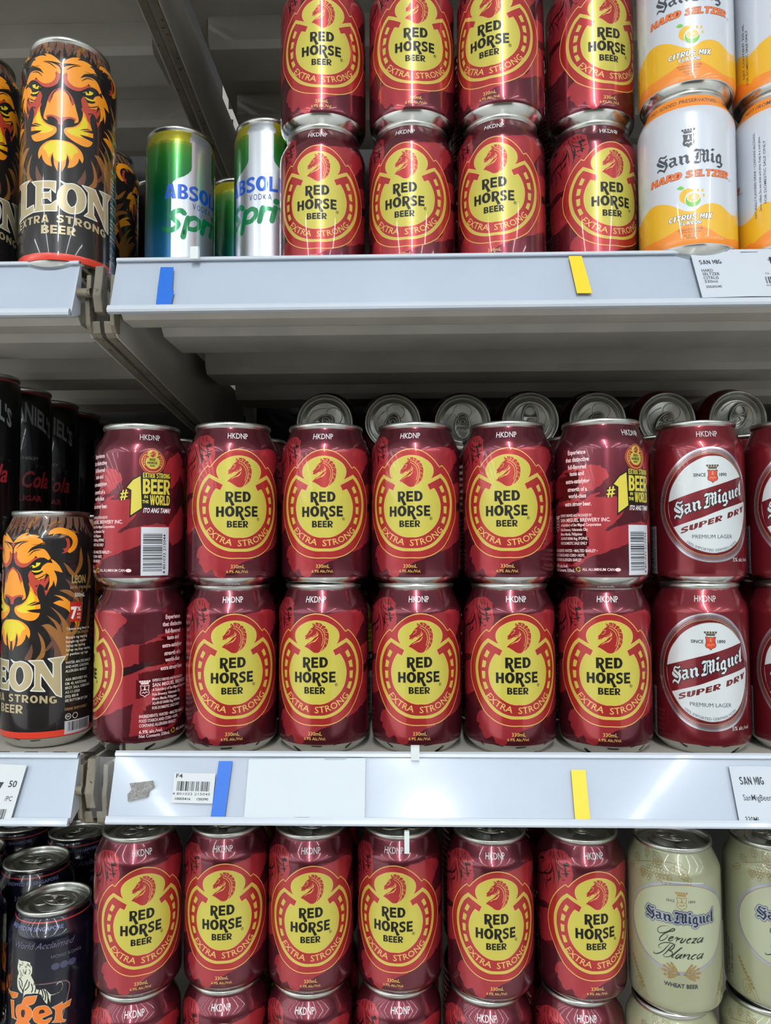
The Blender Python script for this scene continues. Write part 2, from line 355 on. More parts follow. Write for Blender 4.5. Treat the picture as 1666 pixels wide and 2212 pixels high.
ART = {'rh_out':"0.2,98.1;-4.2,97.6;-8.6,96.1;-12.8,93.6;-16.7,90.3;-19.5,87.2;-20.9,85.5;-22.8,86.8;-25.9,84.3;-30.0,79.9;-33.8,74.4;-36.6,68.5;-38.4,62.2;-38.7,57.0;-37.8,51.1;-35.6,45.9;-32.5,40.5;-29.2,35.2;-24.9,29.6;-20.1,25.8;-15.2,23.2;-10.2,21.7;-5.0,21.1;-0.5,21.2;0.5,21.2;5.0,21.1;10.2,21.7;15.2,23.2;20.1,25.8;24.9,29.6;29.2,35.2;32.5,40.5;35.6,45.9;37.8,51.1;38.7,57.0;38.4,62.2;36.6,68.5;33.8,74.4;30.0,79.9;25.9,84.3;22.8,86.8;20.9,85.5;19.5,87.2;16.7,90.3;12.8,93.6;8.6,96.1;4.2,97.6",
'rh_gold':"-0.3,93.2;-5.1,92.5;-9.1,90.9;-12.9,88.4;-15.3,85.4;-16.0,82.4;-15.4,79.5;-14.3,77.5;-13.3,76.2;-21.7,80.4;-26.1,76.5;-29.6,71.0;-32.0,64.8;-32.6,58.8;-31.9,52.5;-30.1,46.8;-27.1,41.4;-22.7,35.8;-17.7,31.1;-12.2,28.1;-6.2,26.4;-0.4,26.3;0.4,26.3;6.2,26.4;12.2,28.1;17.7,31.1;22.7,35.8;27.1,41.4;30.1,46.8;31.9,52.5;32.6,58.8;32.0,64.8;29.6,71.0;26.1,76.5;21.7,80.4;13.3,76.2;14.3,77.5;15.4,79.5;16.0,82.4;15.3,85.4;12.9,88.4;9.1,90.9;5.1,92.5",
'rh_shoe':"-21.5,78.0;-25.1,74.5;-27.9,70.0;-29.9,64.6;-30.5,58.6;-29.7,52.8;-28.1,47.6;-25.4,42.9;-21.3,37.3;-16.4,32.5;-11.3,29.6;-5.7,28.1;-0.5,27.9;0.5,27.9;5.7,28.1;11.3,29.6;16.4,32.5;21.3,37.3;25.4,42.9;28.1,47.6;29.7,52.8;30.5,58.6;29.9,64.6;27.9,70.0;25.1,74.5;21.5,78.0;11.3,72.7;13.2,68.7;16.4,70.1;18.4,67.2;20.3,63.2;21.4,58.5;21.2,54.0;19.9,48.7;17.0,44.0;13.2,40.3;8.4,37.3;3.6,35.9;0.3,35.9;-0.3,35.9;-3.6,35.9;-8.4,37.3;-13.2,40.3;-17.0,44.0;-19.9,48.7;-21.2,54.0;-21.4,58.5;-20.3,63.2;-18.4,67.2;-16.4,70.1;-13.2,68.7;-11.3,72.7",
'rh_w0':"-22.6,72.4;-20.6,71.0;-22.7,67.2;-24.8,68.2",
'rh_w1':"-25.8,65.2;-23.2,64.3;-24.3,60.4;-26.8,60.4",
'rh_w2':"-26.9,57.5;-24.2,57.5;-24.3,52.8;-26.4,52.6",
'rh_w3':"-26.0,49.9;-23.7,50.1;-22.0,46.3;-24.3,45.2",
'rh_pbl':"-29.0,29.9;-30.9,27.7;-32.2,24.9;-32.6,22.3;-29.5,21.2;-30.4,18.5;-28.7,16.8;-27.0,15.4;-26.2,13.1;-23.7,11.3;-21.2,12.8;-18.9,14.0;-17.6,12.1;-17.0,9.3;-13.8,7.4;-10.5,8.0;-8.4,11.6;-4.0,12.9;-2.4,15.0;0.0,16.7;1.7,18.4;5.8,19.6;8.3,20.4;9.6,20.8;10.5,22.2;14.7,23.8;19.9,26.2;26.3,29.5;29.6,33.2;20.4,44.6;-9.9,40.6",
'hs_body':"-2.9,91.7;-2.6,89.7;-2.4,88.8;-3.5,88.1;-4.6,87.4;-5.2,86.2;-5.7,85.1;-6.8,83.7;-7.8,82.8;-8.2,82.4;-8.0,81.6;-8.0,80.2;-7.3,80.0;-6.7,80.4;-6.3,79.8;-5.9,79.8;-5.6,80.3;-4.6,81.3;-3.4,81.9;-2.3,81.7;-1.1,81.6;-1.9,80.8;-2.7,79.9;-4.3,78.6;-6.1,77.6;-7.4,76.4;-8.7,75.0;-7.0,74.5;-5.3,73.5;-3.5,72.3;-2.0,71.2;-0.5,70.8;1.1,70.9;2.6,71.7;5.4,73.5;6.8,75.1;7.7,76.4;8.4,78.9;8.7,81.8;8.6,84.3;8.1,85.2;7.5,87.5;6.3,88.0;6.6,88.9;5.7,89.7;4.3,90.0;3.9,90.9;2.5,91.7;1.6,91.8;0.8,92.0;-0.9,91.8;-0.4,90.0;-1.0,90.7;-1.7,91.1",
'hs_l0':"-0.5,89.3;1.4,88.9;3.1,87.6;4.5,86.2;5.5,84.1;5.9,81.9;5.7,79.4;5.2,76.9;4.0,74.2;2.6,71.7",
'hs_l1':"-0.7,88.2;1.1,87.4;2.9,85.9;4.0,84.1;4.6,81.9;4.6,79.2;3.6,75.8",
'hs_l2':"1.4,89.2;1.9,91.7",
'hs_l3':"0.4,89.8;0.3,90.7",
'hs_l4':"2.3,89.8;2.4,90.7",
'hs_l5':"3.0,87.9;3.4,89.1;4.5,90.0",
'hs_l6':"4.0,86.6;4.9,87.5;6.8,87.9",
'hs_l7':"5.3,85.0;6.5,85.3;8.4,84.7",
'hs_l8':"5.1,85.9;6.1,86.6",
'hs_l9':"5.9,83.9;7.2,83.2",
'hs_l10':"5.8,81.2;7.1,81.0;8.3,79.7",
'hs_l11':"5.8,80.3;7.1,79.8",
'hs_l12':"5.7,79.2;6.4,78.5;7.4,76.4",
'hs_l13':"5.6,78.5;5.9,77.1",
'hs_l14':"5.1,76.7;5.0,75.5;5.6,74.0",
'hs_l15':"4.2,74.3;4.5,73.4",
'hs_l16':"3.8,88.7;3.2,89.1",
'hs_l17':"-2.6,82.7;-1.2,83.0;-0.0,84.0;0.5,85.7",
'hs_l18':"-4.8,86.2;-3.7,86.8;-2.7,86.5;-3.3,85.8;-3.3,84.9;-4.2,84.3;-5.3,83.6",
'hs_l19':"-3.9,87.4;-4.2,86.5",
'hs_l20':"-6.6,80.2;-5.8,81.0",
'hs_l21':"-7.8,82.1;-7.6,81.3",
'hs_l22':"-2.0,90.4;-1.8,89.1",
'hs_c0':"-6.1,76.4;-5.2,77.3;-3.4,78.4;-1.7,79.1;-0.1,80.3;1.3,82.3;1.1,81.2;0.1,79.6;-1.2,78.5;-2.8,78.2;-4.3,77.4",
'hs_c1':"-2.3,82.1;-0.5,82.5;0.6,83.7;1.1,85.1;1.4,83.9;1.0,82.8;-0.3,82.0;-1.8,81.6",
'bg0':"1.4,96.0;11.8,98.0;19.6,99.1;24.3,99.9;28.9,99.8;31.6,99.5;33.1,98.4;34.7,98.2;35.8,98.9;36.8,97.7;36.9,96.7;39.0,95.7;40.8,94.2;41.0,92.7;40.0,90.8;38.0,90.0;36.0,88.2;33.9,85.2;31.9,83.2;30.2,80.7;24.1,74.4;15.4,73.7",
'bg1':"34.9,73.4;37.7,74.6;41.7,75.6;44.6,76.6;48.5,76.2;50.6,75.5;52.8,76.8;56.1,77.1;58.3,77.7;58.5,78.8;59.5,78.9;60.0,77.8;62.6,78.4;65.5,78.7;63.1,79.9;61.5,81.7;63.1,82.3;67.4,82.8;73.5,83.8;76.6,83.4;77.5,75.4;76.7,52.5;75.3,50.2;69.0,48.6;61.4,45.5;57.5,40.5;53.7,39.1;48.9,38.2;46.1,36.3;44.2,34.4;39.3,32.8;38.3,31.5;35.7,31.7;33.0,29.9;27.8,27.6;21.4,25.5;20.8,52.2",
'bk1':"36.0,53.6;44.0,55.8;51.1,58.8;58.2,62.3;65.4,65.1;56.8,63.1;54.5,62.5;54.3,64.3;53.4,64.1;53.4,62.1;52.4,63.7;51.2,64.0;49.6,62.1;48.2,62.6;46.3,62.9;44.8,61.5;43.4,61.0;41.9,60.8;37.9,59.8;35.9,59.5",
'bg2':"51.2,28.7;53.3,30.5;54.2,32.9;57.1,34.1;58.5,37.4;61.5,40.0;69.0,46.0;79.0,49.6;83.8,33.3;83.0,23.2;78.8,17.5;74.4,15.4;69.4,14.9;66.5,16.9;62.8,17.0;57.3,19.2;53.4,20.6;55.3,24.9",
'tx_exp':"74.7,94.6;74.8,89.5;74.8,84.4;74.9,79.8;75.0,74.4;75.0,68.8;75.1,64.2;75.2,58.6",
'tx_crest':"50.2,50.9;57.0,39.5",
'tx_addr':"58.1,50.6;58.2,46.9;58.2,43.9;58.2,40.9;58.3,37.9;58.3,35.2;58.3,32.5",
'tx_ing':"50.2,27.5;50.3,24.6;50.3,21.9;50.5,16.9;50.5,14.2",
'bg3':"48.0,75.0;59.0,79.7;62.0,81.0;73.5,81.0;80.8,85.0;83.9,85.0;85.9,85.6;89.7,84.2;91.7,84.6;92.6,82.8;94.5,82.3;95.9,80.8;97.2,77.3;96.7,75.8;93.8,73.9;91.9,71.0;89.5,69.5;86.6,67.2;83.1,66.8;78.4,64.5;70.0,61.0;62.4,60.4;48.4,60.2",
'bg4':"48.0,56.5;69.9,58.9;80.4,60.9;82.0,62.4;85.1,64.7;90.9,66.0;91.3,64.8;87.5,62.9;91.3,62.6;98.9,63.4;102.3,62.9;110.6,59.0;108.8,55.0;105.6,50.1;102.0,46.6;100.0,44.2;95.7,41.8;94.0,39.8;95.7,39.3;98.5,40.8;101.9,42.2;108.6,43.7;112.5,45.2;116.2,45.0;120.4,46.3;127.4,45.4;131.5,42.5;128.1,37.4;110.0,30.9;104.2,28.5;98.3,27.0;95.4,25.1;91.6,23.6;87.8,23.1;83.3,21.1;78.1,19.6;69.1,15.0;61.2,13.8;43.4,12.8",
'bc_box':"110.5,43.5;130.2,43.7;128.6,10.2;110.4,10.6",
'one':"109.3,79.0;110.3,58.0;103.1,53.0;103.4,68.8;101.0,72.3;105.1,76.7",
'onebox':"110.2,78.8;131.7,84.0;130.5,61.6;109.8,60.0",
'hash':"98.8,70.1;102.5,71.0;102.6,66.3;98.7,64.9",
'logo':"117.7,90.0",
'alum':"73.5,12.6;98.3,12.6;102.1,12.6",
'smb':"54.0,45.8;99.8,44.7",
'lf0':"-64.6,83.3;-63.4,87.3;-53.2,89.0;-57.1,95.5;-52.9,97.8;-47.2,101.6;-43.5,103.3;-40.3,105.7;-37.4,107.4;-32.3,108.3;-27.7,108.8;-23.4,107.7;-18.9,104.6;-17.0,94.3;-19.7,80.1;-33.0,66.6;-36.8,68.0;-44.0,67.9;-50.9,65.3;-55.5,64.8;-58.4,73.4",
'lk0':"-57.7,84.9;-49.3,86.5;-43.9,88.7;-38.3,90.2;-35.0,93.6;-34.0,97.1;-33.6,93.0;-35.6,90.3;-38.9,88.7;-43.2,87.5;-47.6,85.7;-51.2,84.3",
'lk1':"-31.5,101.8;-28.8,98.7;-27.0,95.0;-27.1,90.7;-28.0,87.5;-28.4,91.1;-27.9,95.3;-29.2,98.4",
'lk2':"-42.0,83.9;-37.9,85.1;-34.6,89.1;-35.2,85.8;-37.9,84.3",
'lk3':"-49.0,96.7;-47.3,99.3;-42.9,100.3;-43.6,98.0",
'lk4':"-25.2,101.9;-23.6,97.5;-22.8,92.1;-21.4,91.7;-21.5,93.5;-19.9,94.4;-22.5,95.5;-21.9,97.9;-23.5,99.2;-19.4,100.8;-21.4,102.1;-23.9,101.0",
'lf1':"-55.0,60.0;-48.2,61.4;-37.7,64.4;-34.2,58.3;-32.9,43.5;-42.3,39.0;-48.0,38.2;-52.7,41.0;-56.2,49.8",
'sd_out':"-2.0,98.0;-9.3,96.6;-16.0,93.5;-22.4,88.4;-27.6,82.7;-32.4,75.5;-35.4,68.0;-37.0,60.6;-37.2,54.3;-35.9,47.8;-33.4,41.5;-29.4,34.7;-24.8,28.9;-19.3,23.8;-13.4,20.3;-7.0,18.3;-1.0,17.7;4.3,17.9;9.5,18.9;15.8,21.4;21.6,25.6;26.0,30.6;29.8,37.0;32.3,45.8;32.7,56.6;31.7,67.6;28.3,76.6;23.9,83.9;19.1,89.3;13.9,93.8;8.4,96.7;2.8,98.0",
'sd_in':"1.0,91.3;-4.6,90.5;-10.3,88.1;-16.2,84.1;-21.2,78.9;-25.2,73.6;-27.9,68.0;-29.5,60.8;-29.9,56.3;-29.0,49.8;-26.4,43.1;-22.6,37.2;-18.2,32.2;-12.8,28.1;-6.8,25.6;-0.5,24.4;4.5,24.9;9.7,26.3;15.0,29.1;20.1,33.4;24.2,39.4;27.1,46.4;28.9,54.9;28.3,61.4;27.0,68.9;23.6,77.0;19.4,82.0;14.2,86.9;7.8,90.5",
'sd_band':"-29.7,60.3;-18.4,64.1;-9.9,67.0;-1.9,69.5;6.5,72.2;15.9,75.2;23.8,77.5;27.0,68.9;28.3,61.4;29.0,60.3;21.0,58.4;10.5,55.5;1.8,52.5;-6.3,49.1;-14.5,46.3;-26.2,42.3;-28.5,48.1;-29.7,55.4",
'sd_shield':"-3.6,82.8;-2.8,83.0;-1.6,83.3;0.9,83.1;3.3,83.4;5.0,82.7;4.7,79.7;4.5,78.0;5.2,76.1;4.4,74.8;2.3,74.3;0.7,73.2;-1.0,74.3;-3.0,74.8;-3.9,76.1;-3.1,77.8;-2.9,80.0",
'sd_crown':"-4.1,86.9;5.4,87.0;4.4,84.0;-2.8,83.9",
'sd_since':"-11.9,78.3;-3.9,78.5",
'sd_1890':"5.1,78.7;10.7,78.6",
'sd_prem':"-13.4,36.7;14.0,36.8;13.9,34.2;-13.5,34.1",
'sd_sd':"-21.4,41.7;-21.5,37.5;6.2,46.4;6.3,50.2;10.6,51.6;10.3,48.0;26.3,53.4;26.4,57.3",
'sd_alc':"13.7,19.4;31.8,19.4",
'sd_base':"-25.9,46.7;-25.3,57.8;23.8,64.2;23.5,73.1;-7.4,52.9;-5.8,52.6;4.0,57.9;7.4,59.6",
'sd_bc':"-55.8,42.1;-42.2,44.0;-42.8,10.1;-55.8,6.8",
'sd_hops':"-16.3,31.6;-8.4,27.8;-0.4,26.2;7.5,27.6;16.9,31.9",
'sd_hk':"-6.3,105.8;5.5,105.5",
'bl_S0':"-17.7,73.9;-16.3,73.1;-14.7,73.0;-13.1,73.6;-13.4,72.5;-14.5,71.8;-16.3,72.2;-17.5,72.9;-18.1,72.3;-19.2,71.8;-19.7,72.4;-18.7,73.5",
'bl_S1':"-19.5,72.1;-18.5,72.1;-14.7,69.3;-13.0,68.1;-12.5,66.3;-15.1,62.6;-16.6,63.6;-14.6,65.5;-14.5,67.1;-16.4,68.8;-19.9,71.3",
'bl_S2':"-21.1,70.2;-20.1,71.1;-19.2,70.0;-15.0,67.0;-15.0,66.5;-16.4,66.3;-18.6,67.2;-20.8,68.9",
'bl_S3':"-14.9,62.6;-17.6,64.4;-19.1,64.8;-19.9,64.4;-20.1,63.7;-20.8,64.3;-20.6,65.3;-18.9,66.2;-16.4,64.9;-15.2,64.0",
'bl_S4':"-15.1,69.9;-14.2,71.0;-13.1,71.0;-12.5,70.0;-13.8,70.0;-13.6,69.1;-12.8,67.9;-14.6,69.0",
'bl_a0':"-11.8,70.1;-10.4,69.9;-8.3,70.1;-7.5,68.8;-7.6,65.1;-6.4,64.8;-7.3,63.4;-8.9,65.0;-8.9,68.3;-9.8,69.0;-10.5,68.5;-11.3,69.1",
'bl_a1':"-8.8,67.7;-11.5,67.0;-12.1,65.7;-10.6,63.1;-8.4,64.2;-8.9,65.0;-10.2,64.4;-10.5,65.5;-10.2,66.3;-8.8,66.5",
'bl_n0':"-5.8,69.8;-4.6,70.0;-3.6,68.9;-3.7,64.8;-2.8,64.2;-3.9,63.1;-5.4,64.9;-5.3,68.5",
'bl_n1':"-3.9,69.1;-1.6,70.2;-0.4,68.8;-0.4,65.5;0.6,64.8;-0.9,63.2;-2.1,64.8;-1.9,68.0;-2.7,68.7;-3.6,68.2",
'bl_i0':"14.5,72.0;16.2,73.2;17.6,72.4;16.0,71.1",
'bl_i1':"14.3,68.7;16.1,70.0;16.7,69.2;16.6,64.7;17.9,64.2;16.4,63.0;14.5,64.3;15.1,68.2",
'bl_g0':"18.3,68.0;21.1,70.0;23.2,68.9;23.0,64.5;24.5,63.7;23.6,61.9;21.4,60.5;18.5,61.4;20.1,62.2;22.3,62.1;22.3,63.1;20.7,64.0;19.5,63.4;18.2,64.7",
'bl_g0h':"20.0,67.4;21.1,68.0;21.6,67.4;21.5,65.1;20.4,64.7;19.9,65.3",
'bl_ref':"-21.4,69.5;-6.3,64.1;14.3,63.0;24.6,64.3;-21.2,75.2;3.1,63.5;11.5,63.3",
'bl_M0':"2.3,71.5;3.1,73.3;4.5,73.8;6.7,73.0;9.1,73.3;7.1,71.9;5.2,71.7",
'bl_M1':"7.1,71.9;6.1,70.3;5.9,66.2;3.8,64.5;4.2,66.8;3.1,67.1;4.4,68.7;4.3,70.2;5.4,70.9",
'bl_M2':"9.0,73.1;7.7,71.8;7.5,63.7;6.0,62.5;4.0,62.5;2.4,62.5;1.7,63.5;2.8,64.7;4.5,64.3;6.7,63.8;7.0,64.8;7.1,71.8",
'bl_M3':"8.1,72.1;9.6,73.2;10.9,71.7;10.4,64.6;12.2,64.6;10.4,62.5;8.8,64.5;9.3,70.6",
'bl_M4':"7.8,69.5;11.3,69.8;11.3,68.8;7.8,68.5",
'bl_M5':"10.7,71.7;12.4,73.1;13.8,71.9;13.4,65.4;14.5,65.0;12.9,63.1;11.5,64.6;12.0,70.6",
'sz_band':"-30.0,104.3;-15.7,102.5;-3.7,100.5;10.2,99.4;23.1,99.4;31.6,99.7",
'sz_wave':"-44.6,33.9;-38.9,35.5;-33.1,38.4;-27.9,40.4;-23.1,41.0;-18.2,40.0;-12.9,37.9;-8.0,34.9;-3.2,31.7;0.5,30.6;4.3,31.3;8.7,33.9;12.8,35.1;17.0,35.3;22.4,34.1;27.9,31.0;34.2,30.0;39.9,31.8",
'sz_wave2':"-38.5,16.2;-28.6,16.0;-18.8,16.1;-10.8,17.9;-5.8,20.3;-1.1,21.4;3.1,21.4;8.4,19.9;13.3,17.3;21.7,13.3;28.7,12.5;38.4,14.5",
'sz_crown':"-3.5,87.3;5.0,87.6;4.3,85.1;-2.1,84.9",
'sz_shield':"-3.2,84.1;-1.7,83.5;0.2,83.9;2.6,83.8;5.0,84.0;4.2,81.4;3.9,78.9;4.7,76.2;3.4,75.2;1.9,75.4;0.7,74.5;-0.7,75.3;-3.2,76.3;-2.3,78.4;-2.3,81.5",
'sz_hard':"-26.3,59.6;-26.1,53.9;-4.0,53.7;-3.6,58.1",
'sz_selt':"-1.6,58.4;-1.8,53.8;28.8,53.6;29.4,58.0",
'sz_orange':"-1.1,40.9",
'sz_lime':"2.9,38.5",
'sz_cit':"-13.4,25.4;15.4,24.9",
'sz_fla':"-6.3,21.9;7.9,22.3",
'sz_sp':"0.7,18.3;0.7,16.5;0.7,14.3;0.8,12.6",
'sz_leaf':"-7.4,47.5;-4.8,48.9;-2.4,46.9;-4.8,46.1",
'sz_seeds':"6.0,44.4;8.9,44.2;9.6,40.8",
'sz_ring':"-4.1,103.8",
'sz_reg':"30.3,53.1",
'ln_brow':"-0.3,145.1;3.1,148.5;7.0,151.2;10.5,152.3;12.6,152.8;10.3,150.3;14.3,151.2;17.8,150.9;20.4,150.0;18.7,148.9;21.7,148.0;23.0,146.2;25.8,144.8;22.2,144.4;17.9,144.2;14.4,143.7;19.7,143.9;17.1,143.0;14.4,141.2;12.2,137.8;15.4,139.9;19.7,141.2;23.9,140.7;26.5,137.6;28.2,134.4;26.6,133.0;23.6,134.9;19.8,134.7;18.1,136.2;16.4,134.0;12.8,131.3;8.5,130.6;4.7,132.7;3.7,135.8;3.9,139.0;2.2,136.7;0.6,138.5;1.4,142.6;5.5,144.9;12.5,147.1;5.5,146.2",
'ln_browred':"-0.3,145.1;2.0,144.7;-0.1,141.7;-2.7,144.7;-8.0,146.5;-2.8,145.6",
'ln_ridge':"0.7,136.7;2.2,138.5;3.3,139.9;3.7,135.8;5.2,132.7;8.5,130.8;12.8,131.3;16.4,134.0;17.9,136.0;17.7,134.7;22.4,135.1;19.9,134.2;17.3,132.9;12.9,129.0;9.0,127.9;5.3,128.8;2.1,131.3",
'ln_eyebk':"12.4,128.6;15.6,130.8;18.1,133.1;22.0,134.4;26.6,133.0;29.5,131.6;25.8,131.2;22.5,128.5;20.0,125.8;15.7,125.9",
'ln_eye':"14.2,128.4;16.5,129.8;18.2,128.6;18.6,131.3;21.6,131.3;20.8,129.5;18.2,127.9;15.6,127.5",
'ln_eyelo':"15.2,125.9;18.3,125.6;21.7,126.3;23.7,128.3;22.5,125.8;20.0,124.5;17.0,124.5",
'ln_cheek':"21.7,126.7;24.1,130.8;27.4,131.2;29.5,130.7;28.2,133.9;30.7,132.5;34.1,128.8;36.4,124.0;30.4,125.7;32.1,122.0;32.6,118.4;31.7,113.9;30.3,118.9;29.4,115.3;26.3,111.8;27.7,116.7;27.2,122.6;25.5,123.5;23.9,120.4;20.1,119.1;18.4,120.5;17.5,122.3;20.9,123.1;23.4,124.9",
'ln_cheekred':"14.8,125.9;17.5,122.3;18.4,120.0;21.8,119.1;20.2,115.9;17.6,114.6;19.4,114.1;21.8,118.6;25.1,121.7;23.9,117.2;26.8,122.2;27.2,118.5;24.4,113.2;25.3,107.7;28.1,113.1;26.3,111.8;24.4,111.8;25.3,107.7;24.0,114.1;21.0,116.4;19.4,111.4;20.4,106.5;18.6,108.8;15.9,113.3;13.1,116.4;14.0,117.8;13.0,122.7",
'ln_nose':"0.2,128.5;4.3,126.3;7.1,123.2;8.7,119.6;9.8,115.1;11.6,108.8;11.4,106.1;8.8,104.7;9.5,107.9;6.4,108.7;0.4,107.0",
'ln_nosered':"0.2,128.5;4.3,126.3;7.1,123.2;8.7,119.6;9.0,118.7;7.2,116.4;6.6,119.6;4.3,123.2;6.1,120.0;5.5,123.2;0.3,127.2",
'ln_nostril':"0.4,107.0;6.4,108.7;10.0,108.1;9.5,106.1;7.5,107.4;4.2,106.7;1.9,104.6;1.7,102.1;0.6,101.8",
'ln_muz':"2.4,99.0;3.8,100.6;8.1,102.0;11.5,104.7;13.7,108.8;14.5,114.2;12.7,116.4;15.9,113.7;17.7,109.7;19.9,106.9;21.2,103.8;14.3,100.7;21.9,102.0;22.0,98.8;12.1,97.6;16.2,96.4;21.8,95.7;20.6,93.0;18.1,90.8;14.1,90.4;9.3,91.7;5.1,93.9;2.7,96.5",
'ln_muzy':"3.8,98.8;8.1,101.1;12.4,103.8;14.2,108.8;15.0,111.5;17.3,108.8;17.8,104.7;14.3,100.7;18.7,101.1;17.9,98.9;12.1,97.8;14.9,96.7;11.7,95.8;6.7,96.6",
'ln_chin':"0.8,91.3;6.3,90.8;10.9,88.6;14.2,85.5;15.4,81.4;14.6,77.9;12.4,81.0;11.6,77.4;8.7,73.8;5.0,72.3;6.0,77.3;4.9,81.3;4.1,77.7;3.6,73.6;1.4,69.0",
'ln_chiny':"0.8,91.0;6.3,89.9;10.4,87.2;11.7,85.0;9.0,82.7;7.6,78.2;6.2,80.9;4.0,82.4;3.8,78.1;1.2,75.5",
'ln_ear':"26.1,150.9;27.5,153.9;30.3,155.7;34.5,156.5;39.8,155.4;44.6,152.7;47.0,148.9;47.0,144.3;44.8,140.1;41.1,137.9;38.8,139.3;42.4,142.9;43.2,147.1;40.4,150.3;35.5,151.9;31.2,151.6;29.0,149.8;30.0,151.9",
'ln_earred':"35.3,137.7;37.4,139.3;36.5,140.7;35.9,141.1;38.3,141.6;39.1,144.8;37.7,148.9;40.4,148.5;41.4,143.9;39.7,139.3;37.0,137.9",
'ln_m1':"36.7,131.3;40.3,128.7;44.1,124.5;48.3,120.6;52.3,118.6;46.2,119.8;41.3,123.2;39.0,127.3",
'ln_m2':"38.2,119.6;42.4,117.2;46.8,114.2;51.3,109.8;52.6,100.4;48.6,105.3;44.4,110.2;41.0,115.4",
'ln_m3':"34.0,111.3;37.5,111.9;41.5,111.2;45.4,108.7;49.1,103.9;50.3,100.6;46.0,104.5;41.6,107.5;37.0,110.0",
'ln_m4':"30.2,102.6;34.1,104.3;37.6,103.7;34.7,106.3;30.7,108.2;35.4,107.4;39.8,104.9;44.6,100.0;48.2,94.2;50.0,86.2;48.4,83.6;44.7,90.4;40.8,96.6;37.2,99.1;33.8,100.7",
'ln_m5':"22.8,87.1;27.3,87.9;31.1,85.4;33.6,83.0;31.0,88.6;26.0,94.2;30.6,91.3;34.4,87.5;37.1,80.5;36.6,87.3;33.9,93.8;28.4,100.0;33.0,96.6;37.8,91.3;41.5,85.2;43.0,79.5;42.7,70.5;40.5,61.0;36.1,61.5;33.5,69.0;30.4,76.0;27.4,81.6;24.9,85.3",
'ln_m5r':"27.4,81.6;30.4,78.3;33.4,73.5;36.0,67.5;37.0,61.4;31.5,61.9;31.3,71.5",
'ln_m6':"20.4,82.5;22.9,79.5;25.1,74.9;25.8,69.5;24.8,64.7;21.1,62.5;18.6,62.5;21.9,66.6;23.1,71.4;22.1,77.3",
'ln_m7':"16.6,74.3;17.4,68.5;16.0,62.6;12.4,62.6;11.4,64.0;14.1,68.5",
'ln_t1':"-0.6,156.7;1.5,164.0;5.0,163.9;3.5,157.6",
'ln_t2':"5.2,154.9;8.3,160.3;11.7,164.8;14.9,164.8;10.3,159.4",
'ln_t3':"14.6,156.6;16.8,161.1;20.1,164.8;26.0,164.8;23.6,161.2;18.5,159.3",
'ln_t4':"23.3,153.0;24.5,156.6;27.8,159.4;31.9,161.7;37.1,161.3;32.0,158.0;27.0,155.7",
'le_L':"-45.6,69.7;-26.4,64.7;-28.8,62.6;-28.5,44.4;-20.4,46.6;-19.7,41.3;-36.6,39.2;-37.6,63.7",
'le_E':"-22.8,63.5;-4.3,63.0;-4.5,52.9;-8.0,57.6;-12.8,58.6;-12.7,54.6;-8.7,55.0;-7.9,57.2;-7.1,46.7;-9.5,49.9;-12.6,50.2;-12.3,45.8;-7.3,46.0;-3.1,50.0;-3.0,41.9;-19.7,41.7;-19.6,60.6",
'le_Oo':"-3.5,62.9;4.1,63.3;8.5,63.2;12.6,62.0;15.7,58.9;17.1,54.5;16.3,49.3;13.3,44.4;8.8,41.9;3.6,41.6;-0.4,44.6;-3.3,48.6;-3.8,53.9;-2.2,58.0;-0.3,60.9",
'le_Oi':"4.2,57.8;6.5,58.1;8.6,56.4;9.4,53.1;9.1,49.0;7.5,46.0;5.1,46.3;3.1,49.5;2.6,53.8;3.4,56.6",
'le_N':"12.4,63.3;24.1,65.3;31.2,56.1;29.8,63.2;24.3,65.4;39.2,68.8;35.4,63.0;36.4,39.5;29.6,40.4;21.7,55.7;21.9,45.0;25.6,40.5;15.5,40.4;17.6,48.0;16.5,59.7",
'le_ex':"-35.6,32.6;-17.5,35.7;-5.5,36.7;8.5,37.4;23.0,36.4;35.3,34.9",
'le_be':"-11.7,26.1;-11.8,31.8;11.0,33.5;11.1,26.9",
'le_band':"-11.4,11.7;-11.3,8.4",
'ab_bot':"-9.8,138.1;-11.0,132.7;-11.7,132.1;-11.9,128.0;-9.9,126.7;-10.0,107.9;-13.2,105.7;-16.1,102.7;-22.0,100.2;-25.9,95.7;-25.9,31.8",
'ab_abs':"-31.9,84.4;-32.3,97.0;13.8,93.0;13.1,80.8",
'ab_s':"-11.7,91.7;-11.6,81.2",
'ab_vod':"-9.4,74.8;8.7,74.5",
'ab_sp':"-31.2,62.7;13.2,56.2;13.2,68.1",
'ab_dot':"9.1,70.1",
'ab_y':"-0.3,136.8;-0.2,126.2",
'cb_in':"-2.5,96.1;-12.3,94.4;-22.0,90.5;-28.3,85.8;-32.9,80.3;-36.5,72.3;-37.0,63.6;-34.4,55.9;-30.6,50.3;-26.0,45.7;-20.2,42.0;-13.4,39.5;-8.5,37.6;-0.7,37.5;6.3,38.9;12.2,40.6;18.4,43.2;24.5,47.3;29.6,53.8;33.3,62.7;36.5,69.2;36.1,76.1;31.2,84.0;23.7,90.5;14.8,94.6;5.5,96.4",
'cb_c':"-13.4,65.7;-10.8,67.0;-9.1,67.1;-11.8,66.7;-14.9,65.5;-16.2,62.8;-15.8,60.9;-12.9,61.8;-7.9,65.0;-5.0,66.6;-4.5,65.2;-8.0,63.5;-11.9,61.3;-14.5,58.8;-15.3,56.5;-13.6,56.4;-10.5,58.9;-9.0,61.2;-10.0,61.5",
'cb_text1':"-9.1,56.2;15.0,57.4;15.1,61.4",
'cb_text2':"-7.3,46.4;14.7,45.8;14.8,50.3",
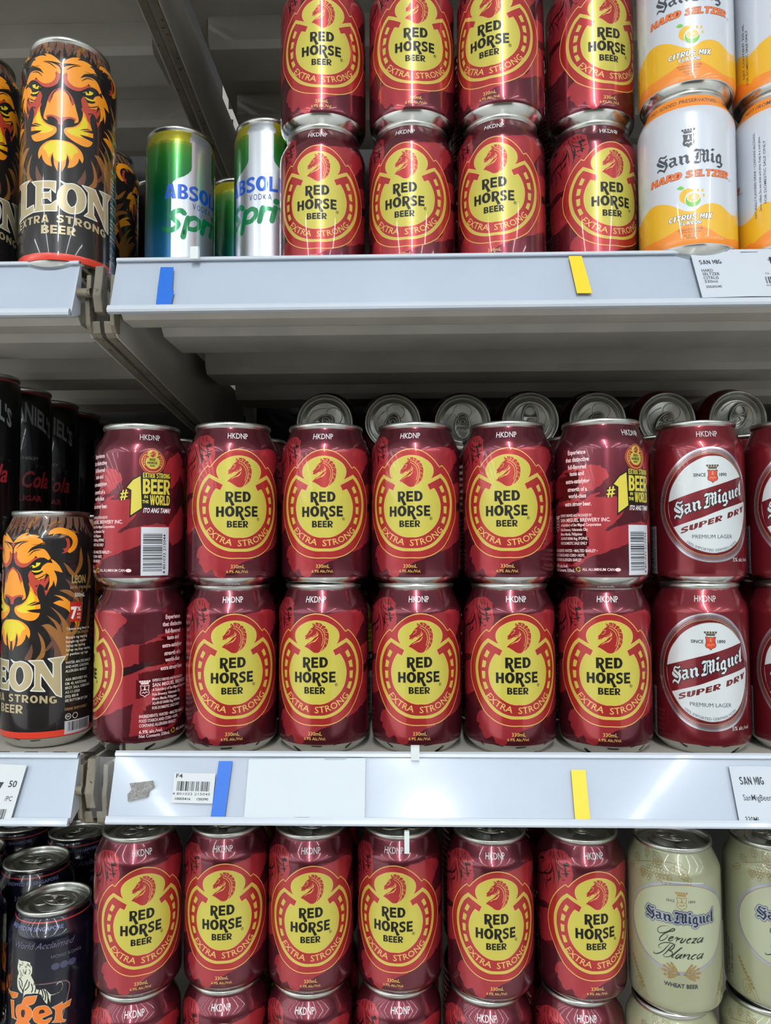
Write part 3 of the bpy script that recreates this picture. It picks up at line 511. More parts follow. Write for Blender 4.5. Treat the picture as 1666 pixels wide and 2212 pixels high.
'cb_b':"-19.5,47.6;-19.3,45.9;-17.4,45.8;-14.2,47.6;-10.2,51.8;-7.1,56.6;-11.6,55.0;-15.4,52.9;-16.0,51.1;-14.2,51.2;-10.1,54.4;-6.2,56.0;-3.8,55.7;-5.8,52.3;-8.7,50.7;-6.3,50.2;-7.3,47.5;-10.3,46.0;-12.2,46.2",
'cb_crown':"-3.8,91.7;4.7,92.3;3.3,89.7;-2.6,89.3",
'cb_shield':"-3.6,88.1;-1.6,88.6;0.3,88.3;2.3,88.9;4.3,88.5;3.5,85.7;4.1,82.7;3.1,81.4;0.1,79.9;-2.8,80.9;-3.8,82.0;-2.9,85.2",
'cb_since':"-9.7,85.0;-4.6,85.7",
'cb_1890':"4.8,85.5;9.5,85.4",
'cb_sm':"-24.8,70.0;-24.4,76.4;24.5,68.6;23.6,78.0;-7.8,69.6",
'cb_wh':"-12.4,27.4;10.2,28.2",
'cs_0':"-7.9,67.3;-10.8,67.2;-13.9,66.0;-16.0,63.9;-16.0,61.9;-14.0,61.4;-9.9,63.3;-6.0,66.2;-4.6,66.2;-5.5,64.8;-8.4,63.8;-11.9,61.3;-14.5,58.2;-15.1,56.3;-13.6,56.2;-11.0,58.2;-9.2,60.6;-9.7,61.3;-11.0,60.3",
'cs_1':"-19.5,47.3;-19.3,45.9;-16.9,46.3;-13.2,49.0;-10.1,52.9;-7.1,56.6",
'cs_2':"-13.1,51.5;-15.2,50.9;-15.8,52.2;-13.6,54.4;-10.1,55.9;-6.2,56.0;-5.1,54.5;-6.7,52.1;-8.7,50.7;-6.8,50.5;-6.6,48.6;-8.8,46.6;-11.3,45.7;-12.5,46.1;-11.7,47.6",
'cs_3':"-3.7,56.2;-6.2,54.8;-8.7,51.7;-11.2,48.3;-13.2,46.4",
'cb_ear':"-11.1,42.0;-8.4,42.1;-6.5,40.6;-4.1,38.5;-1.5,35.9;-4.7,34.4;-7.6,32.2;-10.5,33.5;-11.4,36.8",
'cb_hop':"-17.2,107.8;-26.0,98.2;-8.1,104.2;-14.8,118.7;-30.6,107.0;0.8,109.4;-36.7,96.7",
'cw_0':"-9.1,58.7;-7.1,59.2;-5.7,60.4;-5.9,60.8;-7.1,60.3;-8.4,58.9;-8.8,57.7;-8.2,57.4;-6.9,57.9;-5.2,59.3",
'cw_1':"-5.2,59.3;-3.4,60.7;-2.9,60.4;-3.2,59.7;-4.3,57.2",
'cw_2':"-3.9,58.4;-1.7,60.1;-1.1,60.4",
'cw_3':"-1.1,60.3;0.0,60.5;0.4,60.1;-1.1,57.9;-0.8,57.3;0.8,58.1;2.4,60.2;2.6,60.7",
'cw_4':"2.6,58.7;4.6,59.7;6.0,60.4;5.8,60.7;4.6,60.3;3.3,59.0;3.0,57.8;3.9,57.4;5.7,58.4",
'cw_5':"6.9,60.1;7.8,60.6;10.1,60.6;6.4,57.6;7.5,57.9;8.5,57.4;9.1,58.1",
'cw_6':"14.5,60.5;12.9,60.9;10.9,59.7;10.2,58.2;10.9,57.7;12.9,58.7;15.0,60.6;13.4,58.2;13.6,57.6;15.3,59.3",
'cw_7':"-4.1,50.6;-0.1,54.1;-1.4,53.2;-5.2,49.3;-6.9,47.1;-6.7,46.3;-5.4,47.2",
'cw_8':"-1.1,49.2;-2.4,49.3;-4.1,47.7;-4.6,46.5;-3.9,46.1;-2.0,47.8;-0.2,49.5;-1.8,47.1;-1.6,46.5;-0.0,47.6",
'cw_9':"-0.0,47.6;1.5,49.7;1.8,49.3;0.1,46.5",
'cw_10':"0.8,47.6;3.3,49.4;4.6,49.6;4.8,49.2;3.5,47.1;3.9,46.5;5.5,47.4",
'cw_11':"9.2,49.1;9.5,49.6;8.3,49.6;6.2,48.1;5.9,47.0;6.8,46.5;8.7,47.4",
'cw_12':"14.2,49.6;12.7,50.0;10.4,48.6;9.9,47.1;10.6,46.8;12.9,48.0;14.8,50.0;13.1,47.3;13.3,46.6;15.0,48.4",
'tg_cat':"-14.4,85.9;-12.3,85.0;-7.8,85.2;-4.9,84.6;-4.2,84.8;-3.7,82.5;-2.6,81.3;-2.6,77.0;-3.4,75.3;-2.0,72.8;-0.6,69.8;0.8,65.5;3.7,64.5;6.6,65.0;9.8,61.5;11.5,59.9;14.7,60.0;17.5,60.8;19.1,63.7;18.6,66.5;17.0,67.4;14.6,66.0;16.1,68.1;18.2,67.7;19.3,65.0;18.7,62.2;16.7,60.2;13.1,59.5;11.1,59.4;10.8,54.1;9.5,58.6;8.6,53.5;7.1,55.6;5.5,58.4;4.2,61.1;-0.0,62.2;-3.1,61.8;-7.8,61.0;-9.9,57.3;-9.3,60.8;-12.5,62.4;-15.0,65.7;-15.2,72.5;-14.0,75.7;-15.4,79.2;-14.6,83.3",
'tg_i':"-28.6,59.5;-22.4,59.7;-18.1,60.6;-14.2,60.8;-15.4,57.9;-20.2,55.7;-21.8,56.0",
'tg_i2':"-23.5,53.3;-18.6,54.5;-17.9,43.6;-14.9,41.5;-21.2,41.3;-22.4,49.0",
'tg_g':"-6.3,59.5;1.5,60.6;-0.7,55.0;-6.6,53.1;-3.3,51.6;-1.9,48.2;-2.3,44.9;-4.9,41.8;-3.1,40.0;-16.7,37.8;-14.3,41.6;-15.6,44.3;-16.4,48.3;-14.6,51.8;-10.7,53.8;-9.2,57.0",
'tg_gh':"-10.3,49.6;-8.0,50.0;-7.5,47.5;-8.4,44.4;-10.4,44.5;-11.0,47.4",
'tg_e':"-1.5,48.7;1.0,52.0;5.2,52.9;8.8,52.0;11.2,48.9;12.1,46.2;4.5,43.7;7.0,42.1;9.8,42.9;12.1,43.2;11.0,40.9;7.8,39.2;1.2,41.0;-1.0,44.0",
'tg_eh':"3.0,47.2;3.6,49.5;5.6,50.1;7.2,48.8;6.9,47.6",
'tg_r':"12.0,50.4;16.8,51.7;19.3,52.6;18.9,50.5;25.7,52.2;24.4,48.0;19.8,47.2;19.0,45.0;19.5,40.1;22.0,38.3;21.2,37.3;12.2,39.6;14.2,41.4;14.5,48.1",
'tg_box':"10.1,70.6;16.1,68.5;26.9,63.3;31.2,60.5;33.6,56.7;33.7,53.2;31.9,47.9;29.1,40.7;26.9,32.9",
'tc_0':"-13.3,72.0;-10.8,69.9;-10.4,66.6",
'tc_1':"-13.6,69.8;-12.1,66.3;-9.3,63.3",
'tc_2':"-6.0,71.8;-7.4,68.7;-8.9,65.5;-9.3,62.5",
'tc_3':"-4.6,70.6;-5.0,67.2;-7.8,64.0",
'tc_4':"-12.6,66.2;-10.4,64.0;-9.5,61.2",
'tc_5':"-2.8,69.0;-1.8,65.6;-2.6,63.0",
'tc_6':"-0.2,71.1;0.7,67.2;-0.0,63.0",
'tc_7':"2.0,68.9;3.3,65.4;2.5,61.6",
'tc_8':"3.7,67.1;5.4,62.6;5.9,58.4",
'tc_9':"5.8,65.2;7.5,60.7;7.3,56.5",
'tc_10':"7.8,63.2;9.1,59.5;9.2,55.3",
'tc_11':"-13.6,82.4;-12.5,81.5;-13.3,79.7",
'tc_12':"-10.9,83.9;-9.8,83.2",
'tc_13':"-6.3,83.6;-4.9,82.5;-3.9,81.2",
'tc_14':"-9.7,79.0;-9.1,76.5;-7.6,75.9;-7.2,79.3",
'tc_15':"-12.9,78.0;-11.2,75.8;-10.1,74.3",
'tc_16':"-4.8,79.5;-3.9,77.8;-4.7,76.1",
'tc_17':"-8.2,81.7;-7.5,80.5;-6.8,81.7",
'tc_18':"13.8,61.0;15.5,59.3",
'tc_19':"16.2,62.1;17.9,60.3",
'tc_20':"17.4,65.1;19.5,63.6",
'tc_21':"16.1,68.1;16.6,67.1",
'tc_22':"18.2,67.0;18.6,66.0",
'tc_23':"-12.3,75.2;-11.4,73.2;-12.8,71.7",
'tc_24':"-2.0,73.2;-0.6,71.1;-0.8,69.0",
'tc_25':"-8.1,77.9;-8.0,76.5",
'tc_26':"-12.5,82.0;-10.3,82.1",
'tc_27':"-6.8,82.7;-5.3,82.2",
'tg_ring':"-19.7,116.0;8.2,110.2;40.7,108.7",
'tg_sing':"-16.7,107.5;21.8,106.5",
'tg_wor':"-17.6,96.3;27.2,94.9",
'tg_hk':"10.9,88.5;27.4,86.3"}
# ------------------------------------------------------------------ can shapes (mm)
H330, H500, HSL = 118.0, 171.5, 149.0
def can_prof(R, H, slim=False):
    base = [(R-8.1, .15), (R-6.9, 1.0), (R-4.7, 3.0), (R-2.3, 5.5), (R-.9, 7.8)]
    if slim: neck = [(R, H-13), (R-.15, H-11.2), (R-.7, H-9), (27.4, H-6.6), (26.6, H-4.6), (26.3, H-2.8)]
    else: neck = [(R, H-22), (R-.05, H-20), (R-.4, H-17.6), (R-1.35, H-15), (R-3.0, H-11.5), (R-4.8, H-8), (R-5.9, H-5.2), (R-6.35, H-4.1), (R-6.4, H-2.8)]
    body = [(R-.9, 7.8), (R-.35, 10), (R, 13), (R, 35), (R, 65)]
    P = Prof(body+neck, H-21 if not slim else H-12, 12.5)
    return base, body, neck, P
def can_body(name, R, H, paint, slim=False):
    base, body, neck, P = can_prof(R, H, slim)
    inner = [(0, 9.5), (10, 8.6), (17, 6), (21, 2.6), (22.8, .5), (23.8, 0)]
    if slim: inner = [(r*.86, z) for r, z in inner]
    A = inner+base; nb = len(A)
    return lathe(name, A+body[1:]+neck, [ALU_BASE, paint], [0]*(nb-1)+[1]*40, 96)
P330 = can_prof(32.7, H330)[3]; P500 = can_prof(32.7, H500)[3]; PSL = can_prof(28.45, HSL, True)[3]
lid_me = lathe('lid', [(26.2, -4.4), (26.9, -3.3), (27.45, -2.7), (27.55, -1.4), (27.3, -.4), (26.7, 0), (26.0, -.1), (25.6, -.8), (25.4, -3), (24.9, -6.0), (24.3, -6.8), (23.6, -6.7), (23.2, -5.6), (22.9, -4.6), (22.2, -4.2), (19.5, -4.2), (19.0, -3.9), (18.4, -4.3), (0, -4.3)], ALU_LID, seg=72)
def tube(P, r, n=6, closed=False):
    V = []; F = []; m = len(P)
    for i in range(m):
        a = Vector(P[i-1] if (i or closed) else P[i]); b = Vector(P[(i+1) % m] if (i < m-1 or closed) else P[i]); t = (b-a).normalized()
        u = t.cross(Vector((0, 0, 1))); u = u.normalized() if u.length > .01 else Vector((1, 0, 0)); w = t.cross(u)
        V += [tuple(Vector(P[i])+u*r*math.cos(2*pi*k/n)+w*r*math.sin(2*pi*k/n)) for k in range(n)]
    for i in range(m if closed else m-1):
        for k in range(n):
            j = (i+1) % m; F.append((i*n+k, i*n+(k+1) % n, j*n+(k+1) % n, j*n+k))
    return V, F
def tab_mesh():
    """pull tab with ring, rivet and the scored mouth outline"""
    V = []; F = []
    def addm(v, f):
        b = len(V); V.extend([(x/1000, y/1000, z/1000) for x, y, z in v]); F.extend([tuple(b+i for i in q) for q in f])
    out = [(0+7.6*math.sin(2*pi*k/28)*(1 if math.cos(2*pi*k/28) > 0 else .92), 12.5*math.cos(2*pi*k/28)+3.5) for k in range(28)]
    hole = [(4.6*math.sin(2*pi*k/28), 4.2*math.cos(2*pi*k/28)+9.2) for k in range(28)]
    for z0, z1, lp in ((-2.6, -1.9, out),):
        lo = [(x, y, z0) for x, y in out]; hi = [(x*.97, (y-3.5)*.97+3.5, z1) for x, y in out]; hl = [(x, y, z1-.1) for x, y in hole]; hb = [(x, y, z0) for x, y in hole]
        v = lo+hi+hl+hb; f = []
        for k in range(28):
            j = (k+1) % 28; f += [(k, j, 28+j, 28+k), (56+k, 56+j, 84+j, 84+k)]
        f2 = tessellate_polygon([[Vector(p) for p in hi], [Vector(p) for p in hl]])
        f += [tuple(28+i for i in t) for t in f2]
        f3 = tessellate_polygon([[Vector(p) for p in lo], [Vector(p) for p in hb]])
        f += [tuple(i if i < 28 else i+56 for i in t) for t in f3]
        addm(v, f)
    addm(*tube([(7.3*math.sin(2*pi*k/28), 12.2*math.cos(2*pi*k/28)+3.5, -2.2) for k in range(28)], .75, 6, True))
    addm(*tube([(4.8*math.sin(2*pi*k/20), 4.4*math.cos(2*pi*k/20)+9.2, -2.1) for k in range(20)], .6, 6, True))
    addm(*tube([(4.3*math.sin(2*pi*k/20), 3.6*math.cos(2*pi*k/20)-1.6, -1.9) for k in range(20)], .55, 6, True))
    addm(*tube([(2.2*math.sin(2*pi*k/16), 2.2*math.cos(2*pi*k/16)-.4, -2.0) for k in range(16)], .7, 6, True))
    m = []
    for k in range(30):
        a = 2*pi*k/30; y = -10.2+8.2*math.cos(a); x = 8.6*math.sin(a)*(1 if y < -9 else 1-.025*(y+9)**2*.35)
        m.append((x, y, -4.15))
    addm(*tube(m, .4, 5, True))
    addm(*tube([(x, y, -4.1) for x, y in [(-16, 3), (-13.5, 9), (-9, 14.5), (-3, 17.3), (3, 17.3), (9, 14.5), (13.5, 9), (16, 3), (14, -4), (10.5, -9)]], .35, 5))
    return mesh('tab', V, F, ALU_LID, None, True)
tab_me = tab_mesh()
# ------------------------------------------------------------------ artwork of the horse-emblem beer can
MAROON = ink((104, 36, 48), .72, .24)
DKMAR = ink((46, 18, 24), .4, .26)
REDM = ink((170, 48, 56), .45, .27)
REDE = ink((172, 40, 38), .35, .3)
YEL = ink((196, 182, 70), .12, .36)
GOLD = ink((222, 176, 96), .15, .36)
BLK = ink((20, 18, 14))
WHT = ink((235, 235, 235))
YEL2 = ink((212, 194, 66))
PINKW = ink((240, 205, 205))
R1 = 32.7
hk = Art(); hk.text(6, ink((214, 212, 212)), 'HKDNP', -.9, 105.4, 4.2, 15.8, .01)
def emblem_art(A, lines=True):
    A.poly(2, GOLD, D('rh_out'), sm=3, sharp=38); P = smooth(D('rh_out'), True, 3, 38)
    cx, cy = 0, 59.6
    def inset(P, d):
        out = []; n = len(P)
        for i in range(n):
            a, b = P[i-1], P[(i+1) % n]; L = math.hypot(b[0]-a[0], b[1]-a[1]) or 1; nx, ny = -(b[1]-a[1])/L, (b[0]-a[0])/L
            s = 1 if (nx*(cx-P[i][0])+ny*(cy-P[i][1])) > 0 else -1
            out.append((P[i][0]+nx*d*s, P[i][1]+ny*d*s))
        return out
    A.poly(3, REDE, inset(P, .62))
    A.poly(4, YEL, D('rh_gold'), sm=3, sharp=38)
    A.line(5, GOLD, smooth(D('rh_gold'), True, 3, 38), .42, True)
    # gold ring tone over the band outside the shoe
    ring = D('rh_shoe'); A.poly(5, REDE, ring, sm=3, sharp=38); A.line(6, GOLD, smooth(ring, True, 3, 38), .36, True)
    for k in range(4):
        q = D('rh_w%d' % k)
        for m in (1, -1):
            qq = [(x*m, y) for x, y in q]; A.poly(7, YEL, qq); A.line(8, GOLD, qq, .3, True)
    # horse
    A.poly(6, REDE, D('hs_body'))
    A.line(7, GOLD, D('hs_body'), .22, True)
    for k in range(23): A.line(8, GOLD, D('hs_l%d' % k), .34 if k < 2 else .26, sm=3 if len(D('hs_l%d' % k)) > 3 else 0)
    A.poly(8, GOLD, D('hs_c0')); A.poly(8, GOLD, D('hs_c1'))
def arc_pts(cx, cy, rx, ry, a0, a1, n=8): return [(cx+rx*math.cos(a0+(a1-a0)*k/n), cy+ry*math.sin(a0+(a1-a0)*k/n)) for k in range(n+1)]
HP = pi/2
def heavy(c, s=.34, a=.19):
    """bold capital on the unit box: list of (outline, holes)"""
    h = .5
    if c == 'E': return [([(0,0),(1,0),(1,a),(s,a),(s,h-a*.5),(.93,h-a*.5),(.93,h+a*.5),(s,h+a*.5),(s,1-a),(.98,1-a),(.98,1),(0,1)], [])]
    if c == 'F': return [([(0,0),(s,0),(s,h-a*.5),(.93,h-a*.5),(.93,h+a*.5),(s,h+a*.5),(s,1-a),(1,1-a),(1,1),(0,1)], [])]
    if c == 'L': return [([(0,0),(1,0),(1,a),(s,a),(s,1),(0,1)], [])]
    if c == 'I': return [([(0,0),(1,0),(1,1),(0,1)], [])]
    if c == 'T': return [([(.5-s/2,0),(.5+s/2,0),(.5+s/2,1-a),(1,1-a),(1,1),(0,1),(0,1-a),(.5-s/2,1-a)], [])]
    if c == 'H': return [([(0,0),(s*.9,0),(s*.9,h-a*.5),(1-s*.9,h-a*.5),(1-s*.9,0),(1,0),(1,1),(1-s*.9,1),(1-s*.9,h+a*.5),(s*.9,h+a*.5),(s*.9,1),(0,1)], [])]
    if c == 'N': return [([(0,0),(s*.8,0),(s*.8,.55),(1-s*.8,0),(1,0),(1,1),(1-s*.8,1),(1-s*.8,.45),(s*.8,1),(0,1)], [])]
    if c == 'A': return [([(0,0),(s,0),(s*1.15,.2),(1-s*1.15,.2),(1-s,0),(1,0),(.5+s*.55,1),(.5-s*.55,1)], [[(.38,.36),(.62,.36),(.5,.76)]])]
    if c == 'U': return [([(0,1),(0,.3)]+arc_pts(.5,.3,.5,.3,pi,2*pi)+[(1,1),(1-s,1),(1-s,.32)]+arc_pts(.5,.32,.5-s,.14,2*pi,pi)+[(s,1)], [])]
    if c == 'O': return [(arc_pts(.5,.5,.5,.51,0,2*pi,24)[:-1], [arc_pts(.5,.5,.5-s*.9,.51-a*1.05,0,2*pi,20)[:-1]])]
    if c == 'D': return [([(0,0),(.45,0)]+arc_pts(.45,.5,.55,.5,-HP,HP,12)+[(0,1)], [[(s,a),(.45,a)]+arc_pts(.45,.5,.55-s*.9,.5-a,-HP,HP,10)+[(s,1-a)]])]
    if c == 'P': return [([(0,0),(s,0),(s,.36),(.55,.36)]+arc_pts(.55,.68,.45,.32,-HP,HP,10)+[(0,1)], [[(s,.36+a*.8),(.52,.36+a*.8)]+arc_pts(.52,.68,.16,.17,-HP,HP,8)+[(s,1-a*.8)]])]
    if c == 'R': return heavy('P', s, a)+[([(.30,.40),(.62,.44),(1.04,0),(.66,0)], [])]
    if c == 'r': return heavy('P', s, a)
    if c == 'B': return [([(0,0),(.55,0)]+arc_pts(.55,.28,.45,.28,-HP,HP*.75,8)+arc_pts(.5,.74,.43,.26,-HP*.75,HP,8)+[(0,1)], [[(s,a*.85),(.5,a*.85)]+arc_pts(.5,.28,.15,.12,-HP,HP,6)+[(s,.41)], [(s,.58),(.48,.58)]+arc_pts(.48,.71,.13,.115,-HP,HP,6)+[(s,1-a*.85)]])]
    if c == 'W': return [([(0,1),(.2,0),(.4,0),(.5,.5),(.6,0),(.8,0),(1,1),(.8,1),(.7,.42),(.6,1),(.4,1),(.3,.42),(.2,1)], [])]
    if c == '1': return [([(.3,0),(1,0),(1,1),(.5,1),(0,.75),(.1,.62),(.3,.7)], [])]
    if c == 'Y': return [([(.5-s/2,0),(.5+s/2,0),(.5+s/2,.4),(1,1),(1-s,1),(.5,.6),(s,1),(0,1),(.5-s/2,.4)], [])]
    if c == 'X': return [([(0,0),(s,0),(.5,.32),(1-s,0),(1,0),(.68,.5),(1,1),(1-s,1),(.5,.68),(s,1),(0,1),(.32,.5)], [])]
    if c == 'Z': return [([(0,0),(1,0),(1,a),(.45,a),(1,1-a),(1,1),(0,1),(0,1-a),(.55,1-a),(0,a)], [])]
    if c == 'M': return [([(0,0),(s*.7,0),(s*.7,.6),(.5,.15),(1-s*.7,.6),(1-s*.7,0),(1,0),(1,1),(1-s*.8,1),(.5,.5),(s*.8,1),(0,1)], [])]
    if c == 'V': return [([(.5-s*.5,0),(.5+s*.5,0),(1,1),(1-s,1),(.5,.3),(s,1),(0,1)], [])]
    if c == 'K': return [([(0,0),(s,0),(s,.3),(.62,0),(1.02,0),(.55,.52),(1,1),(.62,1),(s,.68),(s,1),(0,1)], [])]
    if c == 'G': return [(arc_pts(.5,.5,.5,.5,HP*.5,HP*3.4,16)+[(.98,.14),(.98,.55),(.55,.55),(.55,.55-a*.9),(.66,.55-a*.9),(.66,a*1.2)]+arc_pts(.5,.5,.5-s,.5-a,HP*3.3,HP*.6,14), [])]
    if c == 'C': return [(arc_pts(.55,.5,.55,.5,HP*.45,HP*3.55,16)+arc_pts(.55,.5,.55-s,.5-a,HP*3.4,HP*.6,14), [])]
    if c == 'S':
        P = smooth([(.90,.80),(.72,.905),(.45,.90),(.21,.81),(.24,.62),(.5,.51),(.76,.40),(.80,.20),(.55,.095),(.28,.095),(.05,.19)], False, 3, 200); out = []; up = []; dn = []
        for i in range(len(P)):
            p, q = P[max(0,i-1)], P[min(len(P)-1,i+1)]; dx, dy = q[0]-p[0], q[1]-p[1]; L = math.hypot(dx*1.4, dy) or 1
            nx, ny = -dy/L*s*.5, dx*1.4/L*a*.5
            up.append((P[i][0]+nx, P[i][1]+ny)); dn.append((P[i][0]-nx, P[i][1]-ny))
        return [(up+dn[::-1], [])]
    return []
def word(A, z, m, t, x0, x1, y0, y1, gap=.12, tf=None, wid={}, s=.34, a=.19, grow=0):
    ws = [wid.get(c, {'I': .42, '1': .5, ' ': .45, 'W': 1.35, 'E': .82, 'L': .8, 'O': 1.12, 'G': 1.08, 'A': 1.12, 'H': 1.05, 'N': 1.08, 'r': .9}.get(c, 1)) for c in t]
    tot = sum(ws)+gap*(len(t)-1); x = x0; k = (x1-x0)/tot
    for c, w in zip(t, ws):
        for P, Hs in heavy(c, s, a):
            f = lambda p: (lambda q: tf(*q) if tf else q)((x+p[0]*w*k, y0+p[1]*(y1-y0)))
            PP = [f(p) for p in P]
            A.poly(z, m, PP, [] if grow else [[f(p) for p in q] for q in Hs])
            if grow: A.line(z, m, PP, grow, True)
        x += (w+gap)*k
def emblem_text(A):
    for t, x0, x1, y0, y1 in (('r', -9.6, -4.2, 60.6, 67.9), ('E', -3.4, 1.4, 60.7, 68.0), ('D', 2.2, 8.0, 60.9, 68.1),
                              ('H', -16.1, -10.6, 50.3, 57.5), ('O', -9.9, -3.3, 50.4, 57.8), ('r', -2.6, 2.8, 50.5, 57.8), ('S', 3.4, 8.1, 50.5, 58.0), ('E', 8.9, 13.4, 50.6, 58.0)):
        word(A, 8, BLK, t, x0, x1, y0, y1, s=.36, a=.21)
    A.poly(8, BLK, [(-8.0, 63.6), (-6.0, 64.2), (-4.9, 61.4), (-3.2, 58.6), (-5.4, 57.8), (-6.8, 61.0)])
    A.poly(8, BLK, [(-1.0, 53.4), (1.0, 54.0), (2.1, 51.2), (3.8, 48.4), (1.6, 47.8), (.3, 51.0)])
    word(A, 8, BLK, 'BEER', -8.5, 6.1, 42.9, 47.5, s=.37, a=.22)
    A.line(9, BLK, [(13.9+.95*math.cos(k*pi/8), 48.9+.95*math.sin(k*pi/8)) for k in range(16)], .22, True)
    A.text(9, BLK, 'R', 13.9, 48.4, 1.1)
    Rb = 28.2; c = (0, 58.0)
    A.text(7, GOLD, 'EXTRA  STRONG', c[0], c[1], 4.3, 51.5, .006, warp=lambda x, y: ((Rb-y)*1.06*math.sin(x/Rb), -(Rb-y)*math.cos(x/Rb)))
    A.text(6, GOLD, '330mL', -.9, 14.5, 2.5, 9.6, .01); A.text(6, GOLD, '6.9% Alc./Vol.', -1.1, 11.3, 1.9, 15.2, .01)
e_front = Art(); emblem_art(e_front); emblem_text(e_front); e_front.L += hk.L
bgp = Art()
bgp.poly(0, REDM, rough_edge(D('rh_pbl'), .5, 1.6, 4))
bgp.poly(0, REDM, rough_edge(D('bg0'), .3, 1.2, 2)); bgp.poly(0, REDM, rough_edge(D('bg1'), .35, 1.3, 3)); bgp.poly(0, REDM, rough_edge(D('bg2'), .35, 1.3, 5))
bgp.poly(0, REDM, rough_edge(D('bg3'), .35, 1.3, 6)); bgp.poly(0, REDM, rough_edge(D('bg4'), .35, 1.3, 7))
bgp.poly(1, DKMAR, rough_edge(D('bk1'), .15, 1.0, 8))
bgp.disc(1, DKMAR, (48, 86), .5); bgp.disc(1, DKMAR, (42.6, 81), .45)
bgp.poly(0, REDM, rough_edge(D('lf0'), .25, 1.2, 9)); bgp.poly(0, REDM, rough_edge(D('lf1'), .25, 1.2, 10))
bgp.poly(0, REDM, rough_edge([(-75, 70), (-66, 78), (-60, 92), (-66, 99), (-76, 92), (-82, 80)], .5, 1.2, 12))
bgp.poly(0, REDM, rough_edge([(-72, 30), (-60, 36), (-57, 52), (-62, 60), (-70, 52), (-78, 40)], .5, 1.2, 13))
for k in range(5): bgp.poly(1, DKMAR, D('lk%d' % k))
for a in ([(-50, 96), (-46, 101), (-42, 103)], [(-47, 94), (-41, 99)], [(-44, 88), (-38, 93), (-36, 98)], [(-31, 107), (-28, 104)], [(-27, 107), (-25, 103.5)], [(-23.5, 105), (-22, 101)], [(-35, 107), (-33, 103.5)], [(-28, 101), (-24, 99.5), (-20, 100)], [(-27, 97), (-23, 96), (-19, 97)]):
    bgp.line(2, DKMAR, a, .45, sm=3)
for a in ([(-30, 100), (-27, 97.5), (-24, 97)], [(-29.5, 96), (-27.5, 92), (-25.5, 90)], [(-26.5, 93.5), (-24, 93.5), (-21.5, 95)], [(-34, 104), (-31, 100), (-29.5, 95), (-28.5, 90), (-28.5, 84)], [(-36, 101), (-33.5, 96), (-32, 90), (-32.5, 84)], [(-41, 92), (-39, 86), (-40, 80)], [(-45, 86), (-41, 82), (-38.5, 76)], [(-50, 90), (-46, 84), (-44.5, 78), (-46, 73)], [(-52, 84), (-49, 79)], [(-25.5, 89), (-23, 89.5)], [(-38, 106), (-36.5, 102)], [(-30.5, 103.5), (-28.5, 100.5)]):
    bgp.line(2, DKMAR, a, .7, sm=3, taper=2)
